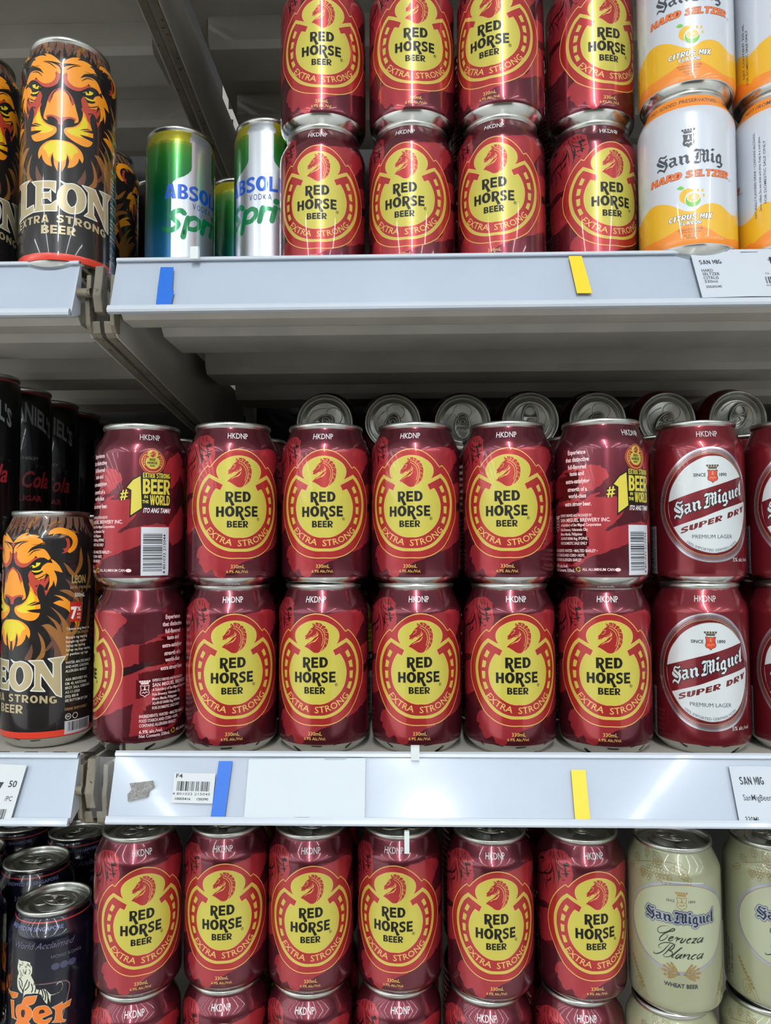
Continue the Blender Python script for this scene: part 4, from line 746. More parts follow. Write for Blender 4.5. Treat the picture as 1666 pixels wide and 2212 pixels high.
def back_art():
    A = Art(); ex = D('tx_exp')
    for t, (x, y), w in zip(('Experience', 'that distinctive', 'full-flavored', 'taste and', 'extra-satisfying', 'strength of a', 'world-class', 'extra strong beer.'), ex, (14, 18.6, 14.4, 11.4, 18.8, 15.4, 14, 21)):
        A.text(3, PINKW, t, 74.9, y-1.6, 3.1, w, .03)
    x0, y0 = 58.7, 0
    for t, y, cap, w in (('EXPERTLY BREWED AND PACKAGED BY:', 49.6, 1.9, 27), ('SAN MIGUEL BREWERY INC.', 46.0, 2.6, 39), ('A Subsidiary of San Miguel Corporation', 43.0, 2.0, 33), ('Polo Brewery, Valenzuela City', 39.7, 2.0, 24), ('Metro Manila, Philippines', 36.6, 2.0, 20), ('A2-09-07-00086 Reg. IPOPHIL', 33.5, 2.0, 24), ('FOR DOMESTIC SALE ONLY', 30.2, 2.0, 23.5)):
        A.text(3, PINKW, t, x0, y, cap, w, .02, 'l')
    for t, y, cap, w in (('INGREDIENTS: WATER \u2022 MALTED BARLEY \u2022', 25.0, 2.1, 39), ('FOOD STARCH AND CORN \u2022 HOPS', 21.8, 2.1, 30), ('CONTAINS ALLERGEN: BARLEY', 18.6, 2.1, 28), ('6.9% alc./vol.', 14.2, 2.3, 16.5), ('Net Contents 330mL', 11.2, 2.3, 22.5)):
        A.text(3, PINKW, t, 50.0, y, cap, w, .02, 'l')
    crest(A, 3, PINKW, None, 53.5, 45.2, 11.4)
    for k in range(3):
        a = k*2*pi/3+.4; A.line(3, YEL2, [(75.3+1.5*math.cos(a+t*.28), 13.2+1.5*math.sin(a+t*.28)) for t in range(6)], .6)
    A.text(3, PINKW, 'ALL ALUMINUM CAN', 78.3, 12.3, 1.9, 21.5, .02, 'l')
    A.disc(3, PINKW, (102.3, 13.1), 2.0, 1.2)
    # number one badge
    A.poly(4, YEL2, [(109.6, 79.5), (110.6, 57.0), (103.2, 51.8), (103.6, 69.6), (100.4, 71.4), (104.6, 76.6)]); 
    one = [(110.2, 80.6), (111.3, 56.3), (102.4, 49.8), (102.9, 68.2), (99.4, 71.4), (104.2, 77.6)]
    A.poly(3, BLK, one); [A.line(4, YEL2, q_, 1.0) for q_ in ([(96.6, 62.6), (97.9, 69.2)], [(98.8, 63), (100.1, 69.6)], [(95.9, 64.4), (100.6, 65)], [(96.3, 67), (101, 67.6)])]
    A.poly(3, BLK, [(95.3, 61.9), (100.8, 63.2), (101, 70), (95.8, 69)])
    A.rect(3, BLK, 110.4, 131.6, 57.6, 82.4)
    word(A, 4, YEL2, 'EXTRA STRONG', 111.2, 131, 78.4, 82); word(A, 4, YEL2, 'BEER', 111.2, 131, 66.9, 77.6, .06, s=.36)
    A.text(4, YEL2, 'IN', 113.4, 63.8, 2.2, 2.4, .04); A.text(4, YEL2, 'THE', 113.0, 60.4, 2.2, 4.2, .04); word(A, 4, YEL2, 'WORLD', 116, 131, 59.2, 66.2, .06)
    A.text(4, WHT, 'ITO ANG TAMA!', 121.5, 53.6, 3.4, 20, .02, shear=.35)
    A.rect(3, ink((206, 208, 214)), 110.4, 130.4, 9.4, 43.6); A.barcode(4, BLK, 111.8, 125.4, 12.5, 39, True, 5)
    A.text(4, BLK, '4 801032 215044', 127.9, 24.5, 2.0, 28, .01, rot=pi/2)
    # small round badge: the emblem again at a quarter size
    sub = Art(); emblem_art(sub)
    word(sub, 8, BLK, 'RED', -9.5, 7.8, 60.5, 68); word(sub, 8, BLK, 'HORSE', -16, 13.4, 50.4, 58); word(sub, 8, BLK, 'BEER', -8.5, 6.1, 42.9, 47.5)
    k = .235
    for z, m, P in sub.L: A.L.append((3+z*.55, m, [[(117.8+x*k, 90.0+(y-58)*k) for x, y in q] for q in P]))
    A.text(6, ink((200, 196, 196)), 'HKDNP', 116.5, 105.4, 4.2, 15.8, .005)
    return A
def crest(A, z, m1, m2, x, y, h, fill=None):
    """crowned shield, centre (x, y) height h"""
    k = h/11.4
    def q(P): return [(x+a*k, y+b*k) for a, b in P]
    sh = q([(-3, 2.2), (-2.2, 2.3), (-1, 1.9), (0, 2.2), (1, 1.9), (2.2, 2.3), (3, 2.2), (2.6, .6), (2.6, -1.2), (3.1, -2.8), (2.4, -4.2), (1.2, -4.5), (0, -5.7), (-1.2, -4.5), (-2.4, -4.2), (-3.1, -2.8), (-2.6, -1.2), (-2.6, .6)])
    if fill: A.poly(z, fill, sh, sm=2)
    A.line(z+1, m1, smooth(sh, True, 2, 60), .42*k, True)
    A.line(z+1, m1, q([(-2.5, -.9), (2.5, -.9)]), .3*k)
    A.poly(z+1, m2 or m1, q([(-.9, -.8), (.9, -.8), (.35, .2), (.3, 1.5), (0, 2), (-.3, 1.5), (-.35, .2)]))
    A.line(z+1, m2 or m1, q([(-1.8, -3), (-.9, -2.3), (0, -3.1), (1, -2.1), (1.9, -2.7)]), .5*k, sm=3)
    A.poly(z, m1, q([(-2.4, 3.0), (2.4, 3.0), (2.9, 4.2), (-2.9, 4.2)]))
    for i in range(5):
        a = -3.2+i*1.6; A.poly(z, m1, q([(a-.55, 4.6), (a+.55, 4.6), (a+.65, 5.7), (a-.65, 5.7)]))
    A.line(z, m1, q([(-3.2, 4.5), (3.2, 4.5)]), .3*k)
A_back = back_art()
print_me = {}
print_me['horse'] = [('background_print', bgp.wrap('background_print', P330, R1)), ('emblem', e_front.wrap('emblem', P330, R1)), ('back_print', A_back.wrap('back_print', P330, R1))]
# ------------------------------------------------------------------ black letter script
def bl_word(word):
    """list of (polygon, holes); x runs from 0, x-height about 10"""
    ref = D('bl_ref'); base = ref[0][1]
    def g(keys, sh=0): return [[(x, y) for x, y in D('bl_'+k)] for k in keys]
    # flatten each letter to its own baseline
    def norm(polys, w, h0, h1):
        xs = [p[0] for q in polys for p in q]; ys = [p[1] for q in polys for p in q]
        sx = w/(max(xs)-min(xs)); sy = (h1-h0)/(max(ys)-min(ys))
        return [[((x-min(xs))*sx, h0+(y-min(ys))*sy) for x, y in q] for q in polys]
    GL = {'S': (g(['S0', 'S1', 'S2', 'S3', 'S4']), 9.2, -2.2, 13.5), 'a': (g(['a0', 'a1']), 7, 0, 9), 'n': (g(['n0', 'n1']), 8.2, 0, 9), 'M': (g(['M0', 'M1', 'M2', 'M3', 'M4', 'M5']), 12.5, -.3, 13), 'i': (g(['i0', 'i1']), 3.9, 0, 13), 'g': (g(['g0']), 6.2, -4.2, 9)}
    stem = [(0, 7.6), (1.4, 9), (2.7, 7.6), (2.7, 2), (4, 1.2), (2.2, -.3), (.5, 1.4), (.5, 6.8)]
    GL['u'] = ([stem, [(x+3.6, y) for x, y in stem]], 7.6, -.2, 9)
    GL['e'] = ([[(0, 7.2), (2.8, 9.2), (5, 6.6), (1.9, 4.4), (1.9, 2.2), (3.2, 1.3), (5, 2.6), (2.4, -.2), (0, 1.8)]], 5, 0, 9.2)
    GL['l'] = ([[(.4, 10.6), (1.6, 12.2), (3.3, 15), (2.8, 11.5), (2.8, 2.2), (4, 1.4), (2.2, -.4), (.6, 1.4), (.6, 9)]], 3.9, -.4, 15)
    x = 0; out = []
    for c in word:
        if c == ' ': x += 1.2; continue
        P, w, h0, h1 = GL[c]
        P = norm(P, w, h0, h1)
        for q in P: out.append(([(a+x, b) for a, b in q], []))
        if c == 'g':
            G = D('bl_g0'); hh = D('bl_g0h'); xs = [p[0] for p in G]; ys = [p[1] for p in G]
            out[-1] = (out[-1][0], [[(x+(a-min(xs))*w/(max(xs)-min(xs)), h0+(b-min(ys))*(h1-h0)/(max(ys)-min(ys))) for a, b in hh]])
        if c == 'e': out[-1] = (out[-1][0], [[(x+1.9, 7), (x+2.7, 7.8), (x+3.4, 6.6), (x+1.9, 5.4)]])
        x += w+.35
    return out, x
def bl_draw(A, word, tf, fill, z, outs=()):
    W, L = bl_word(word)
    for P, Hs in W:
        p = [tf(x/L, y) for x, y in P]; h = [[tf(x/L, y) for x, y in q] for q in Hs]
        for zz, m, w in outs: A.line(zz, m, p, w, True); A.poly(zz, m, p)
        A.poly(z, fill, p, h)
# ------------------------------------------------------------------ super dry can
SDR = ink((128, 34, 44), .6, .26); SILV = ink((205, 208, 214), .85, .25); CRM = ink((204, 208, 208), .1, .36)
SDD = ink((110, 26, 30), .3); CRRED = ink((222, 62, 44)); GLD2 = ink((190, 160, 96), .3)
sd = Art()
def scaleP(P, k, c=(-1.5, 57.8)): return [(c[0]+(x-c[0])*k, c[1]+(y-c[1])*k) for x, y in P]
so = smooth(D('sd_out'), True, 3, 80); si = smooth(D('sd_in'), True, 3, 80)
sd.poly(1, SILV, so); sd.poly(2, SDR, scaleP(so, .966)); sd.line(3, SILV, scaleP(so, .955), .3, True); sd.line(3, GLD2, scaleP(so, .885), .35, True)
mid = scaleP(so, .922); n = len(mid)
for i in range(0, n):
    for t in (0, .5):
        a, b = mid[i], mid[(i+1) % n]; p = (a[0]+(b[0]-a[0])*t, a[1]+(b[1]-a[1])*t); L = math.hypot(b[0]-a[0], b[1]-a[1]) or 1; tx, ty = (b[0]-a[0])/L, (b[1]-a[1])/L
        sd.line(4, SILV, [(p[0]+(tx*a1-ty*b1), p[1]+(ty*a1+tx*b1)) for a1, b1 in ((-.5, -.7), (.45, -.7), (.45, .1), (-.1, .1), (-.1, .7), (.8, .7))], .2)
sd.poly(4, SILV, scaleP(si, 1.012)); sd.poly(5, CRM, si); sd.poly(6, SDR, D('sd_band'), sm=2, sharp=40)
b = D('sd_base'); p0, p1 = (-25.5, 48.3), (24.6, 64.8)
def tf_sd(t, y):
    x = p0[0]+(p1[0]-p0[0])*t; yb = p0[1]+(p1[1]-p0[1])*t; s = .84*(1-.14*t)
    return (x, yb+y*s)
bl_draw(sd, 'San Miguel', tf_sd, CRM, 9, ((7, ink((20, 26, 34)), 1.1),))
for t_, x0, x1 in (('SUPER', -21.2, 6.3), ('DRY', 10.4, 26.6)):
    word(sd, 7, SDD, t_, x0, x1, 0, 4.1, .14, tf=lambda x, y: (x+y*.15, 37.6+.325*(x+21.2)+y), s=.42, a=.24, wid={'U': 1.1, 'P': 1.05})
for t, k, cap, w in (('PREMIUM LAGER', 'sd_prem', 3.4, 26),): sd.text(7, ink((40, 66, 80)), t, .3, 34.2, 2.6, 27.4, 0)
Rr = 28.0; sd.text(7, ink((40, 66, 80)), '100% IMPORTED GERMAN HOPS', .3, 53.2, 1.8, 38, 0, warp=lambda x, y: ((Rr-y)*math.sin(x/Rr), -(Rr-y)*math.cos(x/Rr)))
sd.text(7, BLK, 'SINCE', -7.9, 77.3, 2.3, 8.0, .02); sd.text(7, BLK, '1890', 7.9, 77.5, 2.2, 5.6, .02)
crest(sd, 7, ink((84, 70, 50)), GLD2, .7, 79.2, 12.6, CRRED)
sd.text(3, CRM, '5% alc./vol.', 22.9, 18.2, 2.6, 17, .006); sd.text(6, ink((200, 196, 196)), 'HKDNP', -1.5, 105.4, 4.2, 15.8, .005)
sd.rect(3, ink((150, 152, 158)), -57.5, -42.5, 9, 43.5); sd.barcode(4, BLK, -56.5, -47, 11, 41, True, 11); sd.text(4, BLK, '4 801032 155043', -44.2, 26, 2, 30, .01, rot=pi/2)
print_me['superdry'] = [('oval_label', sd.wrap('oval_label', P330, R1))]
# ------------------------------------------------------------------ white citrus seltzer can
SZO = ink((240, 140, 44)); SZY = ink((232, 178, 36)); SZG = ink((62, 66, 74)); SZOR = ink((238, 116, 52))
sz = Art()
w1 = smooth(D('sz_wave'), False, 4); w2 = smooth(D('sz_wave2'), False, 4)
def band(P, y0): return [(P[0][0], y0)]+[(P[-1][0], y0)]+P[::-1]
def period(P, per=102.7):
    a, b = P[0], P[-1]; return P
wv = [(u, 35.0+5.0*math.cos((u-15.5)/34.0*2*pi)*.95 - .8) for u in range(-103, 104, 2)]
wv = [(u, y) for u, y in wv if u < -43]+w1+[(u, y) for u, y in wv if u > 41]
sz.poly(0, SZY, band(wv, 8.3))
wv2 = [(u, 15.0+5*math.cos(u/58*2*pi)) for u in range(-103, 104, 2)]; w2b = [(u, y) for u, y in w2]
wv2 = [(u, y) for u, y in wv2 if u < w2b[0][0]-1]+w2b+[(u, y) for u, y in wv2 if u > w2b[-1][0]+1]
sz.poly(1, SZO, band(wv2, 8.3)); 
sz.rect(0, SZO, -102.7, 102.7, 104.2, 115.0)
sz.text(2, SZG, 'ZERO SUGAR  \u2022  NO ADDED PRESERVATIVES  \u2022  NOT FROM CONCENTRATE', 12, 107.6, 3.4, 150, .004)
crest(sz, 1, SZG, WHT, .8, 81.0, 13.0, SZG)
def tf_sz(t, y):
    return (-21+45.5*t, 63.0+y*.78)
bl_draw(sz, 'San Mig', tf_sz, SZG, 2)
arc = lambda x, y: (x, y-.0052*x*x)
for z, m, bd in ((1, ink((120, 62, 36)), .075), (2, SZOR, .045)):
    for t_, x0, x1 in (('HARD', -26.3, -4.4), ('SELTZER', -1.8, 28.4)): word(sz, z, m, t_, x0, x1, 0, 4.7, .10, tf=lambda x, y: (x+y*.2, 53.8+y), s=.36, a=.2, grow=.5 if z == 1 else 0)
sz.line(2, SZG, [(30.6+.8*math.cos(k*pi/6), 53.2+.8*math.sin(k*pi/6)) for k in range(12)], .2, True)
sz.disc(1, SZY, (-.6, 41.2), 5.2); sz.disc(2, WHT, (2.6, 38.8), 5.1); sz.disc(3, ink((112, 190, 60)), (2.8, 38.3), 4.8, 4.9); sz.disc(4, ink((238, 232, 190)), (3.1, 39.8), 4.2, 3.3)
for k in range(10):
    a = k*2*pi/10; sz.poly(5, ink((236, 180, 70)), [(3.1+.4*math.cos(a), 39.8+.3*math.sin(a)), (3.1+3.8*math.cos(a-.25), 39.8+2.9*math.sin(a-.25)), (3.1+3.8*math.cos(a+.25), 39.8+2.9*math.sin(a+.25))])
sz.poly(2, ink((112, 190, 60)), D('sz_leaf'), sm=3, sharp=90)
for a in D('sz_seeds'): sz.disc(2, SZY, a, .7, 1.0, 10)
for z, m, bd in ((2, SZG, .07), (3, WHT, .03)):
    word(sz, z, m, 'CITRUS MIX', -13.2, 14.6, 24.9, 28.5, .16, tf=lambda x, y: (x+(y-25)*.2, y), wid={'M': 1.1}, grow=.5 if z == 2 else 0); word(sz, z, m, 'FLAVOR', -6.2, 7.8, 21.5, 23.9, .16, grow=.4 if z == 2 else 0)
for t, y in (('SPARKLING WATER', 17.6), ('WITH ALCOHOL', 15.8), ('5% Alc./Vol', 13.6), ('330 mL', 11.9)): sz.text(2, ink((104, 60, 26)), t, .7, y, 1.25, bold=.004)
for i, t in enumerate(('NATURALLY FLAVORED DRINK \u2022 CONTAINS ALCOHOL', 'Serve chilled. Do not drink and drive. Keep in a cool place.', 'FOR DOMESTIC SALE ONLY')): sz.text(2, SZG, t, 44+i*3.4, 60, 1.6, 60-8*i, .004, rot=pi/2)
sz.text(2, SZG, 'NET CONTENT 330 mL', -46, 40, 1.8, 40, .01, rot=pi/2); sz.text(2, SZG, 'FOR DOMESTIC SALE ONLY', -43, 34, 1.8, 40, .01, rot=pi/2)
print_me['seltzer'] = [('citrus_print', sz.wrap('citrus_print', P330, R1))]
# ------------------------------------------------------------------ tall lion can
LO = ink((242, 150, 24)); LR = ink((186, 62, 42)); LY = ink((226, 204, 26)); LB = ink((150, 96, 40)); LB2 = ink((104, 62, 42)); LBK = ink((34, 30, 30), .1, .25)
TAN = ink((186, 168, 128), .25, .35); TANW = ink((222, 220, 212))
ln = Art(); ln.xf = lambda p: (p[0], min(169.5, p[1]*1.017))
def both(z, m, k, hole=None, **kw):
    P = D('ln_'+k)
    if k == 'chin': P = [(-.3 if x < 1.3 else x, y) for x, y in P]
    for s in (1, -1): ln.poly(z, m, smooth([(x*s, y) for x, y in P], True, 2, 55), **kw)
for k, z, m in (('t1', 1, LB2), ('t2', 1, LB2), ('t3', 1, LB2), ('t4', 1, LB), ('m1', 1, LB), ('m2', 1, LB2), ('m3', 2, LB), ('m4', 1, LO), ('m5', 2, LB), ('m5r', 3, LB2), ('m6', 1, LB), ('m7', 1, LB2),
                ('brow', 2, LO), ('ridge', 3, LR), ('cheekred', 2, LR), ('cheek', 3, LO), ('eyebk', 4, LBK), ('eye', 5, LY), ('eyelo', 4, LY),
                ('ear', 2, LO), ('earred', 3, LR), ('muz', 3, LO), ('muzy', 4, LY), ('chin', 3, LO)): both(z, m, k)
for k in ('browred', 'nose', 'nosered', 'nostril', 'chiny'):
    P = [(-.3 if x < 1.3 else x, y) for x, y in D('ln_'+k)]; z, m = {'browred': (3, LR), 'nose': (3, LO), 'nosered': (4, LR), 'nostril': (4, LR), 'chiny': (4, LY)}[k]
    for s in (1, -1): ln.poly(z, m, smooth([(x*s, y) for x, y in P], True, 2, 55))
NB = ink((112, 80, 66)); fur = []
for k in range(61):
    u = -60+k*2; fur.append((u, (158 if k % 2 else 152.5)+1.5*math.sin(k*1.7)))
ln.poly(0, NB, fur+[(60, 168.6), (-60, 168.6)])
for k in range(-9, 10):
    ln.line(1, LBK, [(k*6, 151+abs(k)*.3), (k*6.4+1, 159), (k*6.8, 167)], 1.6, sm=3, taper=2)
for s in (1, -1):
    ln.poly(6, LBK, [(x*s, y) for x, y in [(14.5, 128.8), (16.2, 128.8), (16.0, 127.0), (15.2, 126.5)]])
    for P in ([(17, 141), (21.5, 144.8), (27, 144.6), (31, 141)], [(13, 136), (17, 139.6), (22, 140.4)], [(18, 119.5), (22, 121), (26, 124)], [(3, 141), (8, 145), (13, 146.5)], [(12.5, 101), (17, 103), (20, 103.6)], [(13, 97.6), (17, 97.2), (20, 98)], [(1.8, 128), (5.5, 123), (6.8, 118)]):
        ln.line(5, LBK, [(x*s, y) for x, y in P], .7, sm=3, taper=2)
    for i, P in enumerate(([(34, 80), (44, 96), (47, 118)], [(38, 70), (49, 88), (52, 112)], [(30, 70), (40, 84), (45, 104)], [(44, 120), (50, 130), (50, 142)], [(48, 66), (58, 84), (60, 108)], [(56, 110), (60, 124), (57, 138)], [(25, 68), (33, 78), (37, 90)], [(10, 152), (13, 160), (19, 166)], [(24, 151), (30, 157), (36, 160)], [(34, 149), (40, 153), (47, 153)], [(4, 151), (6, 159), (9, 167)])):
        ln.line(1, LB if i % 2 else LB2, [(x*s, y) for x, y in P], 3.4, sm=4, taper=2)
ln.line(2, LB2, [(0, 150), (0, 168)], 2.2, taper=1)
lt = Art()
def lmap(P): return [(x, (42-.0016*x*x)+(y-44)/31*(21.6+.0042*x*x)) for x, y in P]
def letter(P, holes=(), z=6, curved=False):
    P = lmap(P); holes = [lmap(h) for h in holes]
    kw = dict(sm=3, sharp=60) if curved else {}
    lt.poly(z, TAN, P, holes, **kw)
    lt.line(z+2, TANW, smooth(P, True, 3, 60) if curved else P, .75, True)
    for h in holes: lt.line(z+2, TANW, smooth(h, True, 3, 60) if curved else h, .6, True)
cy = lambda x: -.0068*x*x*.55
letter([(x, y) for x, y in [(-36.5, 72.5), (-22, 75.2), (-25.2, 71.5), (-25, 49.5), (-18, 51.5), (-17.6, 44.6), (-35.6, 41.6), (-32.6, 46), (-32.6, 68)]])
letter([(x, y) for x, y in [(-20, 73.6), (-2.2, 74.4), (-2.4, 62.5), (-5.6, 67), (-11.4, 67.4), (-11.4, 62.6), (-6.6, 63), (-5.6, 65.5), (-5.2, 53.6), (-7.6, 57), (-11.4, 56.6), (-11.2, 50.4), (-5.4, 50.8), (-1.2, 56), (-1.2, 44.2), (-18.2, 44.4), (-16.4, 48), (-16.4, 69)]])
letter([(.2, 75.6), (4.4, 73.2), (9, 74), (13.6, 71.5), (16.8, 66), (17.6, 59), (16.2, 51), (12.4, 45.6), (7.6, 43.6), (3, 45.5), (-.2, 50.4), (-1.2, 57.5), (-.6, 64.5), (1.6, 69.8), (3.4, 71.6)], [[(7.6, 68.8), (5.6, 66), (4.8, 60), (5.4, 54), (7.8, 49.6), (10.4, 52.6), (11.6, 58), (11, 64.5), (9.4, 68)]], curved=True)
letter([(x, y) for x, y in [(14.6, 74.2), (24.2, 73), (31.2, 57), (31.0, 69), (27.6, 73.6), (39.2, 72.6), (36.2, 67), (37, 40), (33.4, 41.4), (23, 60.6), (23.2, 49), (26, 44.6), (16.4, 44.8), (19.2, 49.5), (19, 68.6)]])

for t_, x0, x1 in (('EXTRA', -34, -6.5), ('STRONG', -1.5, 34)): word(lt, 7, TAN, t_, x0, x1, 0, 5.4, .2, tf=lambda x, y: (x, 34.2-.0020*x*x+y), s=.33, a=.2)
word(lt, 7, TAN, 'BEER', -11.8, 11, 26.2, 32.2, .14, s=.36, a=.2)
lt.rect(1, ink((226, 62, 40)), -102.7, 102.7, 8.2, 12.8)
lt.rect(2, LBK, 48, 49, 20, 21)
sb = Art()
sb.text(3, GLD2, 'LEON', 49, 118, 6.2, 12, .04); sb.text(3, GLD2, 'EXTRA STRONG BEER', 52, 114, 2, 20, .02); sb.text(3, TANW, '500mL', 50, 108, 3, 9, .02)
sb.rect(3, ink((190, 40, 30)), 42, 51.5, 90, 104.5); sb.text(4, WHT, '7', 45.2, 92, 9, 5, .05); sb.text(4, WHT, '%', 49.3, 97.6, 3.2, 3, .02); sb.text(4, WHT, 'ALC.', 49.3, 94.6, 1.6, 3.4, .02); sb.text(4, WHT, 'VOL.', 49.3, 92, 1.6, 3.4, .02)
for i, t in enumerate(('Tikman ang beer na', 'LEON EXTRA STRONG', 'Bangis ng tapang', 'bangis ng swabe', 'Sarap na buong', 'Sarap na may tapang', 'sa panlasa ng mga', '', 'WATER, MALTED BARLEY', 'AND HOPS. CONTAINS', 'ALLERGEN: BARLEY', '', 'ASIA BREWERY INC.', 'KM. 43, NATIONAL', 'BRGY. SALA, CABUYAO', 'A2-11-2020', '(02) 8818', 'SEE BOTTOM OF CAN', '', 'DRINK RESPONSIBLY')):
    if t: sb.text(3, GLD2 if i in (1, 19) else TANW, t, 39.5, 84-i*3.05, 1.9, len(t)*1.15, .01, 'l')
for x in (42, 47.5): sb.line(3, TANW, [(x+2*math.cos(k*pi/8), 21.6+2*math.sin(k*pi/8)) for k in range(16)], .4, True)
sb.text(3, TANW, '18+', 42, 20.9, 1.6, 2.6, .01)
sb.rect(3, ink((190, 190, 194)), 39.5, 62, 9, 18.5); sb.barcode(4, BLK, 42, 60, 11, 17.6, False, 8)
print_me['lion'] = [('lion_artwork', ln.wrap('lion_artwork', P500, R1)), ('lettering', lt.wrap('lettering', P500, R1)), ('side_print', sb.wrap('side_print', P500, R1))]
# ------------------------------------------------------------------ slim vodka mix can
RS = 28.45
ab = Art(); ab.xf = lambda p: (p[0]*1.02, min(146.0, p[1]*1.0232+4.5) if p[1] > 9 else p[1]); ABS = ink((196, 200, 206), .8, .3)
bot = D('ab_bot'); L_ = [(-25.9, 8.5), (-25.9, 91.2), (-24.6, 94.6), (-21, 97.2), (-16.1, 99.8), (-12.6, 102.8), (-10.6, 105.6), (-10.2, 108.5), (-10.2, 128), (-11.8, 128.4), (-11.8, 132.4), (-10.6, 133), (-10.0, 145.5)]
bo = L_+[(-x, y) for x, y in reversed(L_)]
ab.poly(1, ABS, bo)
word(ab, 2, ink((20, 84, 190), .25, .3), 'ABSOLUT', -31.6, 31.6, 81.2, 93.2, .07, s=.37, a=.2, wid={'B': .95, 'S': .9, 'T': .9}, tf=lambda x, y: (x, y-.0006*x*x)); word(ab, 2, ink((52, 82, 136)), 'VODKA', -9.3, 8.8, 74.6, 79.2, .3, s=.2, a=.15)
SG = ink((0, 128, 74), .3, .3)

def fizz(P, w, sm=4):
    ab.line(2, SG, [(x+(y-60)*.25, y+x*.06) for x, y in P], w*1.3, sm=sm)
fizz([(-18.5, 71), (-22, 73), (-26.5, 71.5), (-27.5, 68), (-24, 65), (-21, 62), (-22, 58.5), (-26, 56.8), (-31, 58.2)], 3.3)
fizz([(-14.5, 67.5), (-14.5, 51.5)], 3.4); fizz([(-14, 66), (-9.5, 68.5), (-5, 66.5), (-4.4, 62), (-7.5, 58.6), (-13, 59)], 2.9)
fizz([(0, 68.2), (0, 57.4)], 3.3); fizz([(.5, 65), (3, 67.5), (6.2, 67)], 2.8)
fizz([(9.6, 68.2), (9.6, 57.4)], 3.3); ab.disc(2, SG, (12.4, 73.6), 2.5)
fizz([(17.5, 74), (16.8, 60.5), (18.6, 57.6), (21.8, 58)], 3.1); fizz([(13.6, 67.6), (22.4, 67.6)], 2.4, 0)
fizz([(24.6, 63), (31.2, 64.5), (31, 67.6), (27.6, 68.2), (24.8, 65), (25, 60), (28.4, 57.4), (32, 59)], 2.5)
ab.text(2, ink((52, 82, 136)), 'CONTAINS', 8, 24, 2.4, 15, .01)
print_me['slim'] = [('bottle_print', ab.wrap('bottle_print', PSL, RS))]
# ------------------------------------------------------------------ pale wheat beer can
CBC = ink((154, 155, 124), .22, .34); CBG = ink((126, 110, 56)); CBB = ink((150, 120, 74)); NAVY = ink((34, 44, 58)); SIL2 = ink((158, 162, 174), .5, .3)
cb = Art(); cb.xf = lambda p: (p[0], p[1]-2.0); P = smooth(D('cb_in'), True, 3, 80)
cb.poly(1, SIL2, scaleP(P, 1.075, (-.3, 66.5))); cb.line(2, ink((150, 152, 150)), scaleP(P, 1.06, (-.3, 66.5)), .25, True)
cb.poly(3, CBB, scaleP(P, 1.016, (-.3, 66.5))); cb.poly(4, ink((164, 167, 138)), P)
for i in range(46):
    x = -12+i*.62; y = 98.4-.0035*(x-2)**2; cb.line(3, WHT, [(x-.3, y+.5), (x+.2, y), (x-.3, y-.5)], .16)
crest(cb, 5, CBB, CBB, .3, 85.6, 12.6)
cb.text(5, NAVY, 'SINCE', -7.2, 84.6, 1.7, 5.4, .01); cb.text(5, NAVY, '1890', 7.2, 84.6, 1.7, 4.8, .01)
def tf_cb(t, y):
    x = -24.6+49.4*t; return (x, 70.4+y*.60)
bl_draw(cb, 'San Miguel', tf_cb, NAVY, 9, ((5, NAVY, 2.6), (7, SIL2, 1.9)))
SC = ink((44, 54, 44))
for k in range(4): cb.line(6, SC, D('cs_%d' % k), .75, sm=5, taper=2)
for k in range(13): cb.line(6, SC, D('cw_%d' % k), .95, sm=5, taper=2)
for s in (1, -1):
    for k, (a, L) in enumerate(((.9, 7.6), (.65, 9), (.4, 10), (.12, 10.6), (-.15, 9), (-.4, 7))):
        x0, y0 = -.6+s*1.2, 35.4; dx, dy = s*math.cos(a), math.sin(a)
        for j in range(5):
            t = (.35+.15*j)*L; cx, cy_ = x0+dx*t, y0+dy*t
            cb.poly(6, CBB if (j+k) % 2 else CBG, [(cx, cy_), (cx+dx*1.5-dy*1.0, cy_+dy*1.5+dx*1.0), (cx+dx*2.8, cy_+dy*2.8), (cx+dx*1.5+dy*1.0, cy_+dy*1.5-dx*1.0)])
        cb.line(5, CBG, [(x0, y0), (x0+dx*L*.4, y0+dy*L*.4)], .3)
cb.text(6, NAVY, 'WHEAT BEER', -1.0, 26.4, 2.8, 23, .02)
def leaf(x, y, a, L, w=.36, m=CBG):
    c, s = math.cos(a), math.sin(a)
    def q(u, v): return (x+u*c-v*s, y+u*s+v*c)
    o = [q(0, 0), q(L*.2, L*.26), q(L*.45, L*.2), q(L*.6, L*.3), q(L*.8, L*.12), q(L, 0), q(L*.8, -L*.14), q(L*.6, -L*.26), q(L*.42, -L*.2), q(L*.2, -L*.28)]
    cb.line(1, m, smooth(o, True, 3, 200), w, True); cb.line(1, m, [q(-L*.2, 0), q(L*.9, 0)], w*.8)
    for t in (.25, .45, .65): cb.line(1, m, [q(L*t, 0), q(L*(t+.12), L*.15)], w*.6); cb.line(1, m, [q(L*t, 0), q(L*(t+.12), -L*.15)], w*.6)
def hop(x, y, L, w=.34):
    for r in range(5):
        yy = y-r*L/5; n_ = (2, 3, 3, 2, 1)[r]
        for k in range(n_):
            xx = x+(k-(n_-1)/2)*L*.24; cb.line(1, CBG, smooth([(xx-L*.12, yy), (xx-L*.1, yy-L*.16), (xx, yy-L*.26), (xx+L*.1, yy-L*.16), (xx+L*.12, yy), (xx, yy+L*.08)], True, 2, 200), w, True)
